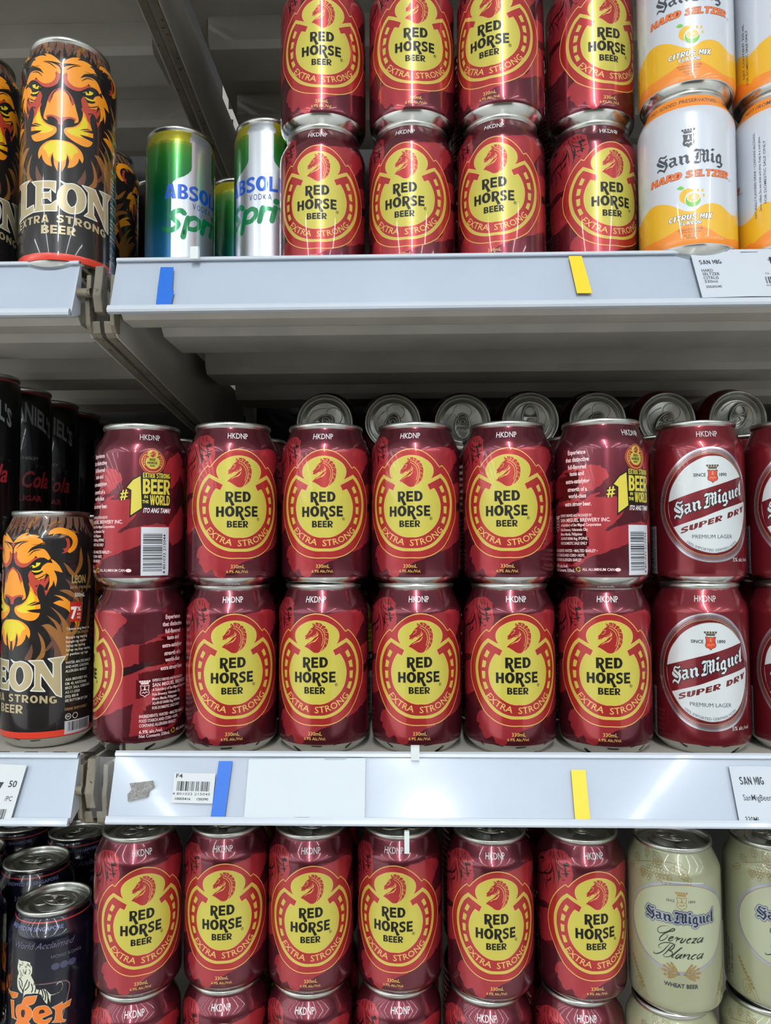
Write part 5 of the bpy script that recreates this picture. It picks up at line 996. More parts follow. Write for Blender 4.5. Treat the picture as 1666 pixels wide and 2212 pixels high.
for ox in (-12, 90):
    for x, y, a, L in ((-20, 112, 2.0, 8), (-26, 108, 2.7, 7), (-30, 104, 3.6, 7.5), (-8, 110, 2.4, 10), (3, 112, -.9, 13), (-1, 108, -.3, 9), (-14, 109, .4, 8), (8, 106, -1.0, 9)): leaf(ox+x+6, y-2, a, L)
    for x, y, L in ((-16, 105, 9), (-4, 104, 11), (-9, 107, 9), (-21, 103, 7)): hop(ox+x+6, y, L)
    cb.line(1, CBG, [(ox-22, 105), (ox-10, 108), (ox+4, 110), (ox+14, 108)], .4, sm=4)
for s, ox in ((1, 0), (-1, 0), (1, 98)):
    for k in range(9): 
        for q_ in (-1, 1): cb.poly(1, CBG, [(ox+s*(28+k*1.3), 18+k*2.1), (ox+s*(28+k*1.3)+q_*1.3, 19.6+k*2.1), (ox+s*(28.6+k*1.3), 20.6+k*2.1)])
    cb.line(1, CBG, [(ox+s*26, 12), (ox+s*31, 20), (ox+s*40, 38)], .35, sm=3)
    cb.line(1, CBG, [(ox+s*24, 12), (ox+s*30, 26), (ox+s*36, 20), (ox+s*34, 10)], .3, sm=4); leaf(ox+s*33, 14, 1.2, 8)
for i, t in enumerate(('4 801032 345048', 'ALL ALUMINUM CAN', '5.4% Alc./Vol.')): cb.text(2, SC, t, -52+i*3.6, 32, 2.0, 30-4*i, .01, rot=pi/2)
cb.text(2, SC, 'Contains: Wheat, Hops, Malt Extract', -55, 66, 1.6, 44, .006, rot=pi/2)
print_me['wheat'] = [('wheat_label', cb.wrap('wheat_label', P330, R1))]
# ------------------------------------------------------------------ dark tiger can
TGO = ink((228, 116, 20)); TGW = ink((206, 206, 184)); TGS = ink((120, 122, 170)); TGL = ink((110, 84, 84))
tg = Art()
tg.poly(2, TGW, D('tg_cat'), sm=3, sharp=75)
for k in range(28): tg.line(3, LBK, D('tc_%d' % k), .8 if k < 11 else .5, sm=3 if len(D('tc_%d' % k)) > 2 else 0)
for k in ('tg_i', 'tg_i2', 'tg_r'): tg.poly(4, TGO, D(k), sm=3, sharp=60); tg.line(3, TGW, smooth(D(k), True, 3, 60), .5, True)
for k, h in (('tg_g', 'tg_gh'), ('tg_e', 'tg_eh')): tg.poly(4, TGO, D(k), [D(h)], sm=3, sharp=60); tg.line(3, TGW, smooth(D(k), True, 3, 60), .5, True)
tg.poly(4, TGO, [(-34, 66), (-50, 68), (-52, 58), (-44, 56), (-43, 30), (-36, 30), (-36, 56), (-30, 60)])
tg.text(4, TGO, 'BEER', -8, 22, 6, 28, .05)
tg.line(2, TGL, [(-1, 68.6), (18, 68), (23, 66), (24, 60), (18, 36)], .9, sm=3)
tg.line(2, TGL, [(-48, 40), (-42, 24), (10, 20), (18, 36)], .9, sm=3)
tg.rect(2, ink((190, 50, 50)), -102.7, 102.7, 110.4, 111.2)
tg.text(2, TGS, 'BREWED IN SINGAPORE', -4, 105.8, 2.4, 48, .01); tg.text(2, ink((96, 84, 110)), 'World Acclaimed', 5, 94.0, 4.6, 46, .0, shear=.5); tg.text(2, ink((90, 90, 96)), 'HONG KONG', 22, 86.2, 2.4, 22, .01)
for k in range(3): tg.disc(2, ink((60, 62, 92)), (14+k*6, 80), 3, 2.6, 16)
print_me['tiger'] = [('tiger_print', tg.wrap('tiger_print', P330, R1))]
# ------------------------------------------------------------------ slim black whiskey-cola can
jd = Art(); JW = ink((128, 130, 132)); JR = ink((150, 34, 44))
jd.text(2, JW, "JACK DANIEL'S", 0, 112, 16, 72, .03, warp=lambda x, y: (x, y*(1.2-.008*abs(x))+6-.011*x*x)); jd.line(2, JW, [(9*math.cos(k*pi/12), 100+10*math.sin(k*pi/12)) for k in range(24)], .5, True)
jd.line(2, JW, [(5*math.cos(k*pi/12), 100+6*math.sin(k*pi/12)) for k in range(24)], .4, True)
jd.text(2, JW, 'TENNESSEE WHISKEY', 0, 84, 2.6, 42, .01); jd.text(2, JR, 'Coca-Cola', 2, 59, 15, 62, .02, shear=.35); jd.text(2, JR, 'ZERO SUGAR', 2, 47, 5, 46, .03)
jd.rect(1, JR, -89, 89, 143.2, 146.0)
print_me['cola'] = [('whiskey_print', jd.wrap('whiskey_print', PSL, RS))]
# ------------------------------------------------------------------ the shop around the shelf
BZ = CAMZ
ZT, ZM, ZB, ZTOP = BZ+.1947, BZ-.1437, BZ-.447, BZ+.510     # board tops, right bay
ZBL = BZ-.512
BACK = 0.955
FLOORM = pmat('pale_floor_tile', (215, 213, 209), .25, noise=.12, nscale=3, coat=.2)
CEILM = pmat('ceiling_paint', (232, 234, 236), .8)
def st(o): o['kind'] = 'structure'; return o
st(MB().box(-21.5, 11.5, -22.5, 1.2, -.05, 0).obj('floor', FLOORM))
st(MB().box(-21.5, 11.5, -22.5, 1.2, CEIL, CEIL+.05).obj('ceiling', CEILM))
WALLM = pmat('wall_paint', (205, 205, 205), .8)
st(MB().box(-21.5, 11.5, 1.2, 1.25, 0, CEIL).obj('wall_back', WALLM)); st(MB().box(-21.5, 11.5, -22.55, -22.5, 0, CEIL).obj('wall_front', WALLM))
st(MB().box(-21.55, -21.5, -22.5, 1.2, 0, CEIL).obj('wall_left', WALLM)); st(MB().box(11.5, 11.55, -22.5, 1.2, 0, CEIL).obj('wall_right', WALLM))
FIX = pmat('fixture_white', (225, 225, 225), .5)
for i, x in enumerate(LIGHT_ROWS):
    f = MB().box(x-.09, x+.09, -4.35 if abs(x) < .5 else -18.1 if x < -8 else -8.6, -.95 if abs(x) < .5 else -1.9, CEIL-.07, CEIL).obj('light_fixture', FIX)
    tag(f, 'long white ceiling light fixture, %s row from the far left end of the shop' % 'first second third fourth fifth sixth seventh eighth ninth tenth eleventh twelfth thirteenth fourteenth'.split()[i], 'ceiling light', 'ceiling lights over the aisles')
tag(MB().box(.03, .35, -8.6, -5.3, CEIL-.07, CEIL).obj('light_fixture', FIX), 'broad white ceiling light fixture beyond the shelving across the aisle', 'ceiling light', 'ceiling lights over the aisles')
# shelving across the aisle, behind the photographer
g = MB()
for z in (.15, .55, .95, 1.35): g.box(-1.6, 1.4, -2.55, -2.1, z, z+.03)
g.box(-1.6, 1.4, -2.6, -2.55, 0, 1.72)
og = g.obj('opposite_shelving', SHELF); tag(og, 'cream metal shelving across the aisle behind the camera', 'shelving')
# back panel and uprights of this shelving
PANEL = pmat('back_panel_paint', (34, 31, 30), .6, noise=.3, nscale=8)
st(MB().box(-1.35, 1.15, BACK, BACK+.03, 0, 2.2).obj('trim_1', PANEL))
XJ = -.2135                                                          # joint between the two bays
up = MB().box(XJ-.02, XJ+.02, BACK-.03, BACK, 0, 2.2)
for k in range(60): up.box(XJ-.012, XJ-.006, BACK-.0305, BACK-.0295, .2+k*.032, .218+k*.032, 1); up.box(XJ+.006, XJ+.012, BACK-.0305, BACK-.0295, .2+k*.032, .218+k*.032, 1)
tag(up.obj('shelf_upright', [SHELF, DARK]), 'cream slotted upright at the joint of the two bays, behind the brackets', 'upright')
for x in (-1.33, 1.12):
    tag(MB().box(x-.02, x+.02, BACK-.03, BACK, 0, 2.2).obj('shelf_upright', SHELF), 'cream upright at the %s end of the shelving, outside the photo' % ('left' if x < 0 else 'right'), 'upright')
def shelf(x0, x1, z, label, slots=False):
    """one bay's board: deck, front lip, three ribs underneath"""
    t = empty('shelf_board', ((x0+x1)/2, .7, z)); tag(t, label, 'shelf', 'cream metal shelf boards'); ox, oy, oz = -(x0+x1)/2, -.7, -z
    def o(mb, n, mats, bevel=0):
        ob = mb.obj(n, mats, t, bevel=bevel)
        for v in ob.data.vertices: v.co.x += ox; v.co.y += oy; v.co.z += oz
        return ob
    o(MB().box(x0, x1, .510, BACK-.031, z-.003, z), 'deck', SHELF)
    o(MB().prism_x([(.507, z), (.507, z-.030), (.512, z-.034), (.530, z-.034), (.530, z-.031), (.513, z-.031), (.5095, z-.028), (.5095, z)], x0, x1), 'front_lip', SHELF)
    for Y in (.556, .681, .803):
        o(MB().prism_x([(Y, z-.0032), (Y+.0015, z-.026), (Y+.007, z-.0315), (Y+.055, z-.0315), (Y+.060, z-.026), (Y+.0615, z-.0032)], x0+.012, x1-.012), 'rib', SHELF)
    if slots:
        sl = MB(); x = x0+.012
        while x < x1:
            for yy in (.5165, .529):
                xx = x+(.006 if yy > .52 else 0)
                a = [(xx-.004, yy-.0012), (xx+.004, yy-.0012), (xx+.0052, yy), (xx+.004, yy+.0012), (xx-.004, yy+.0012), (xx-.0052, yy)]
                sl.prism_z(a, z-.0005, z+.00025)
            x += .0205
        ob = o(sl, 'drain_slots', DARK); ob['kind'] = 'stuff'
    return t
shelf(-.1985, 1.12, ZTOP, 'uppermost cream shelf board on the right, ribbed underside above the stacked red cans')
shelf(-1.31, -.2285, ZTOP-.004, 'uppermost cream shelf board on the left, ribbed underside above the tall lion cans')
shelf(-.1985, 1.12, ZT, 'cream shelf board under the upper red and white cans, ribbed underside showing')
shelf(-1.31, -.2285, ZT-.0035, 'cream shelf board under the upper tall lion cans at left')
shelf(-.1985, 1.12, ZM, 'cream shelf board with small drain slots under the middle two rows of cans', True)
shelf(-1.31, -.2285, ZM-.001, 'cream shelf board with small drain slots under the middle lion can at left', True)
shelf(-.1985, 1.12, ZB, 'lowest right shelf board, under the bottom red and pale cans')
shelf(-1.31, -.2285, ZBL, 'lowest left shelf board, under the dark tiger cans')
# brackets
def bracket(x, z, label, s=1):
    t = empty('shelf_bracket', (x, .51, z)); tag(t, label, 'bracket', 'tapered shelf brackets at the bay joint')
    pr = [(0, -.001), (0, -.034), (.002, -.040), (.006, -.0425), (.22, -.066), (.40, -.082), (.44, -.082), (.44, -.004)]
    a = MB().prism_x([(y, zz) for y, zz in pr], -.0012, .0012); a.obj('plate', SHELF, t)
    f = MB()
    pts = pr[1:6]
    for i in range(len(pts)-1):
        (y0, z0), (y1, z1) = pts[i], pts[i+1]
        f.prism_x([(y0, z0), (y1, z1), (y1, z1+.0018), (y0, z0+.0018)], min(0, .007*s), max(0, .007*s))
    f.obj('flange', SHELF_WORN, t)
    n = MB().prism_x([(-.003, .000), (-.0035, -.012), (-.0055, -.020), (-.003, -.036), (.002, -.0405), (.008, -.04), (.008, .0)], -.0017, .0017); n.obj('nose', SHELF_WORN, t, bevel=.0008)
    h = MB().prism_x([(.033+.0035*math.cos(k*pi/6), -.022+.006*math.sin(k*pi/6)) for k in range(12)], .0011*s, .0016*s); h.obj('bolt_hole', DARK, t)
    return t
for nm, z in (('above the upper shelf', ZTOP), ('under the upper shelf', ZT), ('under the middle shelf', ZM), ('under the lowest shelf', ZB)):
    bracket(-.2045, z-.003, 'worn cream tapered bracket %s, the right one of its pair' % nm, -1)
    if nm != 'under the lowest shelf': bracket(-.2215, z-.003, 'worn cream tapered bracket %s, the left one of its pair' % nm, 1)
bracket(-.2215, ZBL-.003, 'worn cream tapered bracket under the lowest shelf, the left one of its pair', 1)
# rust-stained block and pegs in the gap between the rails
for nm, z in (('upper', ZT), ('middle', ZM)):
    b = MB().prism_x([(.5035, z+.002), (.501, z-.012), (.499, z-.020), (.503, z-.031), (.511, z-.031), (.511, z+.002)], -.2155, -.2095).obj('shelf_clip', SHELF_WORN, bevel=.0008)
    tag(b, 'rusty chipped metal clip in the gap between the %s price rails' % nm, 'clip')
    v, f = tube([(-.2405, .5010, z-.018), (-.2170, .5010, z-.018)], .0032, 12); ob = link('shelf_peg', mesh('shelf_peg', v, f, SHELF_WORN, None, True)); tag(ob, 'short worn metal peg behind the left %s price rail end' % nm, 'peg')
# price rails
def railpt(z, s, d=0.0):
    """point on the sloping label face: s from 0 (top) to 1 (bottom), d out of the face (m)"""
    y0, z0, y1, z1 = .5035, z+.0035, .4915, z-.0335
    ny, nz = -(.037)/math.hypot(.037, .012), (.012)/math.hypot(.037, .012)
    return (y0+(y1-y0)*s+ny*d, z0+(z1-z0)*s+nz*d)
def rail(x0, x1, z, label, skew=0.0, cover_out=.012):
    t = empty('price_rail', ((x0+x1)/2, .5, z)); tag(t, label, 'price rail', 'white plastic price rails'); off = Vector((-(x0+x1)/2, -.5, -z))
    def o(mb, n, m, smooth=False):
        ob = mb.obj(n, m, t, smooth)
        for v in ob.data.vertices: v.co += off
        return ob
    f = railpt
    back = [f(z, -.06, .0012), f(z, -.10, .0), f(z, -.08, -.0018), (.5068, z-.002), (.506, z-.030), f(z, 1.03, -.003), f(z, 1.06, .0006), f(z, 1.02, .0006), f(z, .98, -.0004), f(z, 0, -.0004)]
    o(MB().prism_x(back, x0, x1), 'channel', RAIL)
    o(MB().prism_x([f(z, -.09, -.0012), f(z, -.095, .0012), f(z, -.06, .0026), f(z, -.01, .0026), f(z, .0, .0016), f(z, -.03, .0008)], x0+.0005, x1), 'top_lip', RAIL)
    o(MB().prism_x([f(z, .955, .0006), f(z, .955, .0032), f(z, 1.0, .0038), f(z, 1.055, .0040), f(z, 1.085, .0028), f(z, 1.08, .0002), f(z, 1.05, -.0006)], x0, x1), 'bottom_lip', RAIL)
    c = MB(); b0 = x0-cover_out
    (ya, za), (yb, zb) = f(z, .01, .0019), f(z, .985, .0019)
    c.V = [(b0+skew*0, ya, za), (x1, ya, za), (x1, yb, zb), (b0, yb, zb)]; c.F = [(0, 3, 2, 1)]; c.m = [0]
    o(c, 'clear_cover', CLEAR)
    return t
rail(-.2005, 1.12, ZT, 'white sloping price rail of the upper right shelf, blue tape near its left end')
rail(-.1965, 1.12, ZM, 'white sloping price rail of the middle right shelf, with blank card and barcode sticker')
rail(-1.31, -.2265, ZT-.0015, 'white price rail of the upper left shelf, under the tall lion can', cover_out=-.002)
rail(-1.31, -.2215, ZM-.0015, 'white price rail of the middle left shelf, holding the 7.50 price tag', cover_out=-.002)
# things stuck on the rails
def face_pt(px, py, z, lift=.0022):
    """where the line of sight through a photo pixel meets a rail's sloping face"""
    d = ray(px, py); (y0, z0), (y1, z1) = railpt(z, 0, lift), railpt(z, 1, lift)
    k = (y1-y0)/(z1-z0)                       # y = y0 + k (z - z0)
    # y = d.y t ; z = CAMZ + d.z t
    t = (y0+k*(CAMZ-z0))/(d.y-k*d.z)
    return Vector((d.x*t, d.y*t, CAMZ+d.z*t))
def sticker(name, quad, z, m, label, cat, lift=.0024, th=.0003, group=None, parent=None):
    P = [face_pt(x, y, z, lift) for x, y in quad]; Q = [face_pt(x, y, z, lift)+Vector((0, .00028, -.0001)) for x, y in quad]; n = len(P)
    c = sum(P, Vector())/n; V = [tuple(p-c) for p in P+Q]
    F = [tuple(range(n)), tuple(reversed(range(n, 2*n)))]+[(i, n+i, n+(i+1) % n, (i+1) % n) for i in range(n)]
    ob = link(name, mesh(name, V, F, m), None, c); tag(ob, label, cat, group); return ob
def sticker_print(par, A, z, org, ex, ey, lift, name='printing'):
    """A drawn in mm; org/ex/ey photo pixels for (0,0), (+10mm,0), (0,+10mm)"""
    O, X_, Y_ = (face_pt(*p, z, lift) for p in (org, ex, ey)); a, b = (X_-O).normalized(), (Y_-O).normalized(); nrm = a.cross(b).normalized()
    if nrm.y > 0: nrm = -nrm
    c = par.location
    me = A.flat(name, lambda x, y, l: tuple(O+a*x/1000+b*y/1000+nrm*(.00006+.00003*l)-c)); return link(name, me, par)
sticker('tape_strip', [(347, 577), (375, 577), (372, 628), (376, 628), (368, 665), (336, 665), (341, 620)], ZT, BLUETAPE, 'bright blue tape strip on the upper rail near its left end', 'tape')
sticker('tape_strip', [(1229, 553), (1257, 553), (1280, 633), (1247, 633)], ZT, YELTAPE, 'yellow tape strip on the upper rail below the fourth red can', 'tape')
sticker('tape_strip', [(473, 1644), (502, 1644), (484, 1778), (453, 1778)], ZM, BLUETAPE, 'dark-edged blue tape strip on the middle rail right of the barcode sticker', 'tape')
sticker('tape_strip', [(1234, 1663), (1265, 1663), (1277, 1786), (1244, 1786)], ZM, YELTAPE, 'yellow tape strip on the middle rail below the sixth can', 'tape')
CARD = pmat('blank_card', (202, 209, 214), .55)
sticker('blank_card', [(538, 1640), (700, 1638), (704, 1642), (745, 1642), (750, 1638), (790, 1638), (788, 1772), (672, 1771), (668, 1765), (636, 1765), (630, 1771), (527, 1770)], ZM, CARD, 'blank white card slipped in the middle rail right of the blue tape', 'card', .0026)
bs = sticker('barcode_sticker', [(377, 1669), (466, 1671), (459, 1736), (370, 1734)], ZM, PAPER2, 'small white barcode sticker reading F4 on the middle rail left of the blue tape', 'sticker', .0026)
A = Art(); A.text(0, INKBLK, 'F4', 3.6, 15.4, 2.6, 4.4, .02); A.barcode(0, BLK, 2.6, 24.2, 7.4, 13.4, False, 21); A.text(0, BLK, '4 801032 215045', 12.6, 4.9, 1.5, 25); A.text(0, BLK, '10005416     150390', 13.2, 1.8, 1.5, 22, .02)
sticker_print(bs, A, ZM, (370, 1734), (459, 1736), (377, 1669), .0026)
mk = sticker('glue_residue', [(280, 1692), (330, 1686), (334, 1700), (322, 1708), (318, 1722), (276, 1731), (275, 1716), (284, 1706)], ZM, pmat('glue_residue', (150, 148, 144), .9, noise=.9, nscale=700), 'grey torn sticker residue on the left of the middle rail', 'residue', .0023)
tg1 = sticker('price_tag', [(1492, 547), (1597, 542), (1601, 546), (1636, 545), (1640, 540), (1760, 536), (1780, 640), (1622, 640), (1518, 643)], ZT, PAPER, 'white citrus seltzer price tag on the upper rail below the white cans', 'price tag', .0030)
A = Art(); G_ = INKBLK
word(A, 0, G_, 'SAN MIG', 4.2, 19, 26.8, 30.2, .14, s=.3, a=.17, tf=lambda x, y: (x-(y-27)*.1, y))
for t, y, w in (('HARD', 20.6, 7.6), ('SELTZER', 17.6, 11.4), ('CITRUS', 14.5, 10), ('330ml', 11.6, 8.6)): A.text(0, G_, t, 4.2, y, 2.3, w, .012, 'l')
A.text(0, G_, '20530245', 4.2, 7.6, 1.9, 10.4, .02, 'l'); A.text(0, G_, 'P', 51, 25.6, 5.6, 5, .02, 'l'); A.rect(0, G_, 50, 57, 29.2, 29.7); A.rect(0, G_, 50, 57, 28.2, 28.7)
A.barcode(0, BLK, 44.5, 74, 9.8, 15.2, False, 31); A.text(0, G_, '0480103', 50, 7.6, 1.4, 12, 0); A.text(0, G_, 'PIA', 47, 17.2, 1.3); A.text(0, G_, '12,50', 62, 22, 7, 20, .04)
sticker_print(tg1, A, ZT, (1518, 643), (1622, 640), (1492, 547), .0030)
tg2 = sticker('price_tag', [(1575, 1655), (1760, 1657), (1772, 1790), (1600, 1785)], ZM, PAPER, 'white 330ML beer price tag at the right end of the middle rail', 'price tag', .0027)
A = Art(); word(A, 0, G_, 'SAN MIG', 5.2, 20.6, 25, 29.8, .14, s=.3, a=.17, tf=lambda x, y: (x-(y-25)*.1, y)); A.text(0, G_, 'SanMigBeerSD 330', 5.2, 15.4, 3.6, 29, .004, 'l', shear=-.1); A.text(0, G_, '330ML', 4.0, 2.4, 3.3, 9.6, .006, 'l', shear=-.1)
sticker_print(tg2, A, ZM, (1600, 1785), (1700, 1786), (1575, 1655), .0027)
tg3 = sticker('price_tag', [(-60, 1647), (58, 1653), (20, 1780), (-95, 1780)], ZM, PAPER2, 'white price tag reading 7.50 per piece at the left end of the middle rail', 'price tag', .0030)
A = Art(); A.text(0, G_, '47', -11.8, 17.5, 8.2, 9, .03, 'r'); A.text(0, G_, '50', -5.6, 22.6, 4.2, 5.4, .02); A.text(0, G_, '/PC', -5.6, 14, 3, 5, .01); A.barcode(0, BLK, -24, -4.6, 2.0, 9, False, 44); A.text(0, G_, '0480103', -10, .4, 1.2, 12)
sticker_print(tg3, A, ZM, (20, 1780), (60, 1781), (58, 1653), .0030)
# small clear pegs clipped on the rails
PEG = pmat('milky_plastic', (214, 220, 218), .3, coat=.3)
def peg(px, py, z, label, down=False):
    p = at(px, py, .499)
    mb = MB().prism_x([(-.0015, -.004), (-.0015, .0045), (.0005, .0055), (.0025, .004), (.0025, -.004)], -.0028, .0028)
    ob = mb.obj('plastic_peg', PEG); ob.location = (p.x, .4985, z+.0075); tag(ob, label, 'peg')
    if down:
        s = MB().prism_x([(-.001, 0), (-.0006, -.012), (.0, -.0145), (.0012, -.012), (.0014, 0)], -.0016, .0016).obj('plastic_spike', PEG); q = at(px-18, 1795, .4905); s.location = (q.x, .4905, z-.0395); tag(s, 'little translucent spike hanging below the middle rail', 'spike')
peg(421, 556, ZT, 'small milky plastic peg on top of the upper rail, under the left green can')
peg(897, 1640, ZM, 'small milky plastic peg on top of the middle rail, near its centre', True)
cv = tube([(q.x, q.y, q.z) for q in (at(x, y, .487) for x, y in ((385, 566), (392, 574), (405, 582), (420, 584), (432, 576), (436, 566)))], .0004, 5)
# ------------------------------------------------------------------ cans
def gradmat():
    m = pmat('green_lemon_paint', (30, 130, 60), .3, .55, coat=.5); nt = m.node_tree; b = nt.nodes['Principled BSDF']
    tc = nt.nodes.new('ShaderNodeTexCoord'); sp = nt.nodes.new('ShaderNodeSeparateXYZ'); nz = nt.nodes.new('ShaderNodeTexNoise'); nz.inputs['Scale'].default_value = 900
    ad = nt.nodes.new('ShaderNodeMath'); ad.operation = 'MULTIPLY_ADD'; ad.inputs[1].default_value = .012
    mp = nt.nodes.new('ShaderNodeMapRange'); mp.inputs[1].default_value = 0.0; mp.inputs[2].default_value = .15
    cr = nt.nodes.new('ShaderNodeValToRGB'); nt.links.new(tc.outputs['Object'], sp.inputs[0]); nt.links.new(tc.outputs['Object'], nz.inputs['Vector'])
    nt.links.new(nz.outputs['Fac'], ad.inputs[0]); nt.links.new(sp.outputs['Z'], ad.inputs[2]); nt.links.new(ad.outputs[0], mp.inputs[0]); nt.links.new(mp.outputs[0], cr.inputs[0])
    e = cr.color_ramp.elements; e[0].position = .0; e[0].color = lin((40, 110, 170)); e[1].position = 1; e[1].color = lin((170, 160, 28))
    for p, c in ((.36, (44, 116, 166)), (.52, (8, 100, 92)), (.68, (2, 96, 54)), (.86, (40, 124, 44)), (.93, (84, 128, 36)), (.952, (164, 154, 26))):
        k = e.new(p); k.color = lin(c)
    nt.links.new(cr.outputs[0], b.inputs['Base Color']); return m
PAINT = {'horse': MAROON, 'superdry': SDR, 'seltzer': ink((206, 210, 218), .1, .3), 'lion': LBK, 'slim': gradmat(), 'wheat': CBC, 'tiger': ink((15, 16, 30), .2, .22), 'cola': ink((10, 10, 12), .1, .3)}
DKLID = pmat('dark_lid', (120, 116, 104), .32, 1.0, bump=.2, nscale=300)
SPEC = {'horse': (32.7, H330), 'superdry': (32.7, H330), 'seltzer': (32.7, H330), 'wheat': (32.7, H330), 'tiger': (32.7, H330), 'lion': (32.7, H500), 'slim': (28.45, HSL), 'cola': (28.45, HSL)}
BODY = {k: can_body('body', *SPEC[k], PAINT[k], k in ('slim', 'cola')) for k in SPEC}
NAME = {'horse': 'beer_can', 'superdry': 'beer_can', 'seltzer': 'seltzer_can', 'wheat': 'beer_can', 'tiger': 'beer_can', 'lion': 'tall_beer_can', 'slim': 'slim_drink_can', 'cola': 'slim_drink_can'}
def make_can(kind, parts=True):
    t = empty(NAME[kind], (0, 0, 0)); H = SPEC[kind][1]/1000
    link('body', BODY[kind], t)
    l = link('lid', lid_me, t, (0, 0, H)); link('pull_tab', tab_me, l)
    for n, me in print_me[kind]: link(n, me, t)
    return t
def copy_can(src, name=None):
    c = src.copy(); col.objects.link(c)
    for ch in src.children:
        d = ch.copy(); col.objects.link(d); d.parent = c
        for g2 in ch.children:
            e2 = g2.copy(); col.objects.link(e2); e2.parent = d
    return c
PROTO = {}
def can(kind, px, Y, z, label, group, feat=None, X=None, lidrot=None, cat='beer can'):
    """px: centre column in the photo; feat: (pixel column, print position u mm, height mm)"""
    R, H = SPEC[kind]; R /= 1000
    if X is None: X = solve_x(px, Y, z+.055, R)
    t = copy_can(PROTO[kind]) if kind in PROTO else make_can(kind)
    PROTO.setdefault(kind, t)
    rz = 0.0 if feat is None else (feat[1] if feat[0] is None else solve_rot(X, Y, z+feat[2]/1000, R, feat[0], feat[1]))
    t.location = (X, Y, z); t.rotation_euler = (0, 0, rz)
    for ch in t.children:
        if ch.name.startswith('lid'): ch.rotation_euler = (0, 0, random.uniform(0, 6.28) if lidrot is None else lidrot-rz)
    tag(t, label, cat, group); return t
P_ = .115
ordn = ['first', 'second', 'third', 'fourth', 'fifth', 'sixth', 'seventh']
UP = 'upper shelf'; GH = 'red horse-emblem beer cans'
# upper shelf, red
for i, (px, Y, e0, e1, px1) in enumerate(((697, .5586, 685, 695.5, 698.5), (890, .5565, 874.3, 898, 890), (1083.5, .5505, 1067.3, 1056.8, 1082), (1282, .5605, 1323.4, 1316, 1275))):
    can('horse', px, Y, ZT, 'horse-emblem can standing on the upper shelf, %s from the left in that row' % ordn[i], GH, (e0, -.9, 64))
    can('horse', px1, Y, ZT+P_, 'horse-emblem can cut by the top edge of the photo, %s from the left' % ordn[i], GH, (e1, -.9, 64))
GS = 'white and orange citrus seltzer cans'
can('seltzer', 1486, .5265, ZT, 'white citrus seltzer can directly above the white price tag, its whole front showing', GS, (1486.4, 0, 60), cat='seltzer can')
can('seltzer', 1482, .529, ZT+P_, 'white citrus seltzer can at the top edge, stacked on the one above the price tag', GS, (1486, 0, 40), cat='seltzer can')
can('seltzer', 1697, .524, ZT, 'white citrus seltzer can cut by the right edge, lower of its stack', GS, (1600, 30, 60), cat='seltzer can')
can('seltzer', 1690, .527, ZT+P_, 'white citrus seltzer can cut by the top right corner of the photo', GS, (1653, -30, 60), cat='seltzer can')
GL = 'tall dark lion-face beer cans'
can('lion', 145, .530, ZT-.0035, 'tall lion-face can on the upper left shelf, whole face in view', GL, (131, 0, 110))
can('lion', -64, .536, ZT-.0035, 'tall lion-face can cut by the left edge on the upper shelf', GL, (-50, 0, 110))
xl = solve_x(145, .530, ZT+.055, .0327)
can('lion', 0, .735, ZT-.0035, 'dark tall can in the shade between the upper lion can and the left green can', GL, (None, 2.6), X=xl)
can('lion', 0, .670, ZT-.0035, 'dark tall can hidden behind the whole upper lion can', GL, (None, 2.2), X=xl-.034)
for i, (px, Y) in enumerate(((890, .6235), (1083.5, .6175), (1283, .630))):
    x = solve_x(px, Y-.067, ZT+.055, .0327)
    for ly in (0, 1): can('horse', 0, Y, ZT+P_*ly, 'can hidden behind the %s upper-shelf stack, %s layer' % (ordn[i+1], ('lower', 'upper')[ly]), 'hidden rear cans of the upper shelf', (None, pi+.2*(i-1)), X=x)
GA = 'slim green and silver vodka mix cans'
can('slim', 388, .611, ZT, 'slim green can with half a silver bottle shape, leftmost of the green cans', GA, (370, -25.9, 32), cat='drink can')
can('slim', 580, .602, ZT, 'slim green and silver can half behind the first upper red can', GA, (510, -25.9, 32), cat='drink can')
can('slim', 516, .6975, ZT, 'slim green can farther back, seen in the gap between the two green cans', GA, (590, -25.9, 32), cat='drink can')
# middle shelf
mid_lo = [(302.8, .552, None), (500, .547, 502.9), (699, .5495, 680.7), (900, .5505, 906.7), (1102, .549, 1119.4), (1307.5, .548, 1316.4)]
mid_up = [(303.5, .548, None), (502, .546, 514.7), (704, .5525, 697.5), (898, .5515, 885.7), (1098, .5495, 1095.6), (1301.5, .542, None)]
for i, ((a, Y, e), (a1, Y1, e1)) in enumerate(zip(mid_lo, mid_up)):
    if i == 0: f, f1 = (374.5, 74.8, 85), (330, 117.7, 90)
    elif i == 5: f, f1 = (e, -.9, 64), (1373.3, 117.7, 90)
    else: f, f1 = (e, -.9, 64), (e1, -.9, 64)
    can('horse', a, Y, ZM, ('can turned to its ingredients text, leftmost in the lower row of the middle shelf' if i == 0 else 'horse-emblem can, lower row of the middle shelf, %s can from the left' % ordn[i]), GH, f)
    can('horse', a1, Y1, ZM+P_, ('maroon can turned to its number one badge and barcode, top left of the middle stack' if i == 0 else 'maroon can turned to its back text beside the upper white-oval can' if i == 5 else 'horse-emblem can, upper row of the middle shelf, %s can from the left' % ordn[i]), GH, f1)
GD = 'red beer cans with a white oval label'
can('superdry', 1515, .551, ZM, 'can with white oval label fully in view on the middle shelf, lower one', GD, (1534.5, 0, 60))
can('superdry', 1508, .553, ZM+P_, 'can with white oval label fully in view on the middle shelf, upper one', GD, (1539, 0, 60))
can('superdry', 1727, .549, ZM, 'red can with a white oval label cut by the right edge, lower of its stack', GD, (1752, 0, 60))
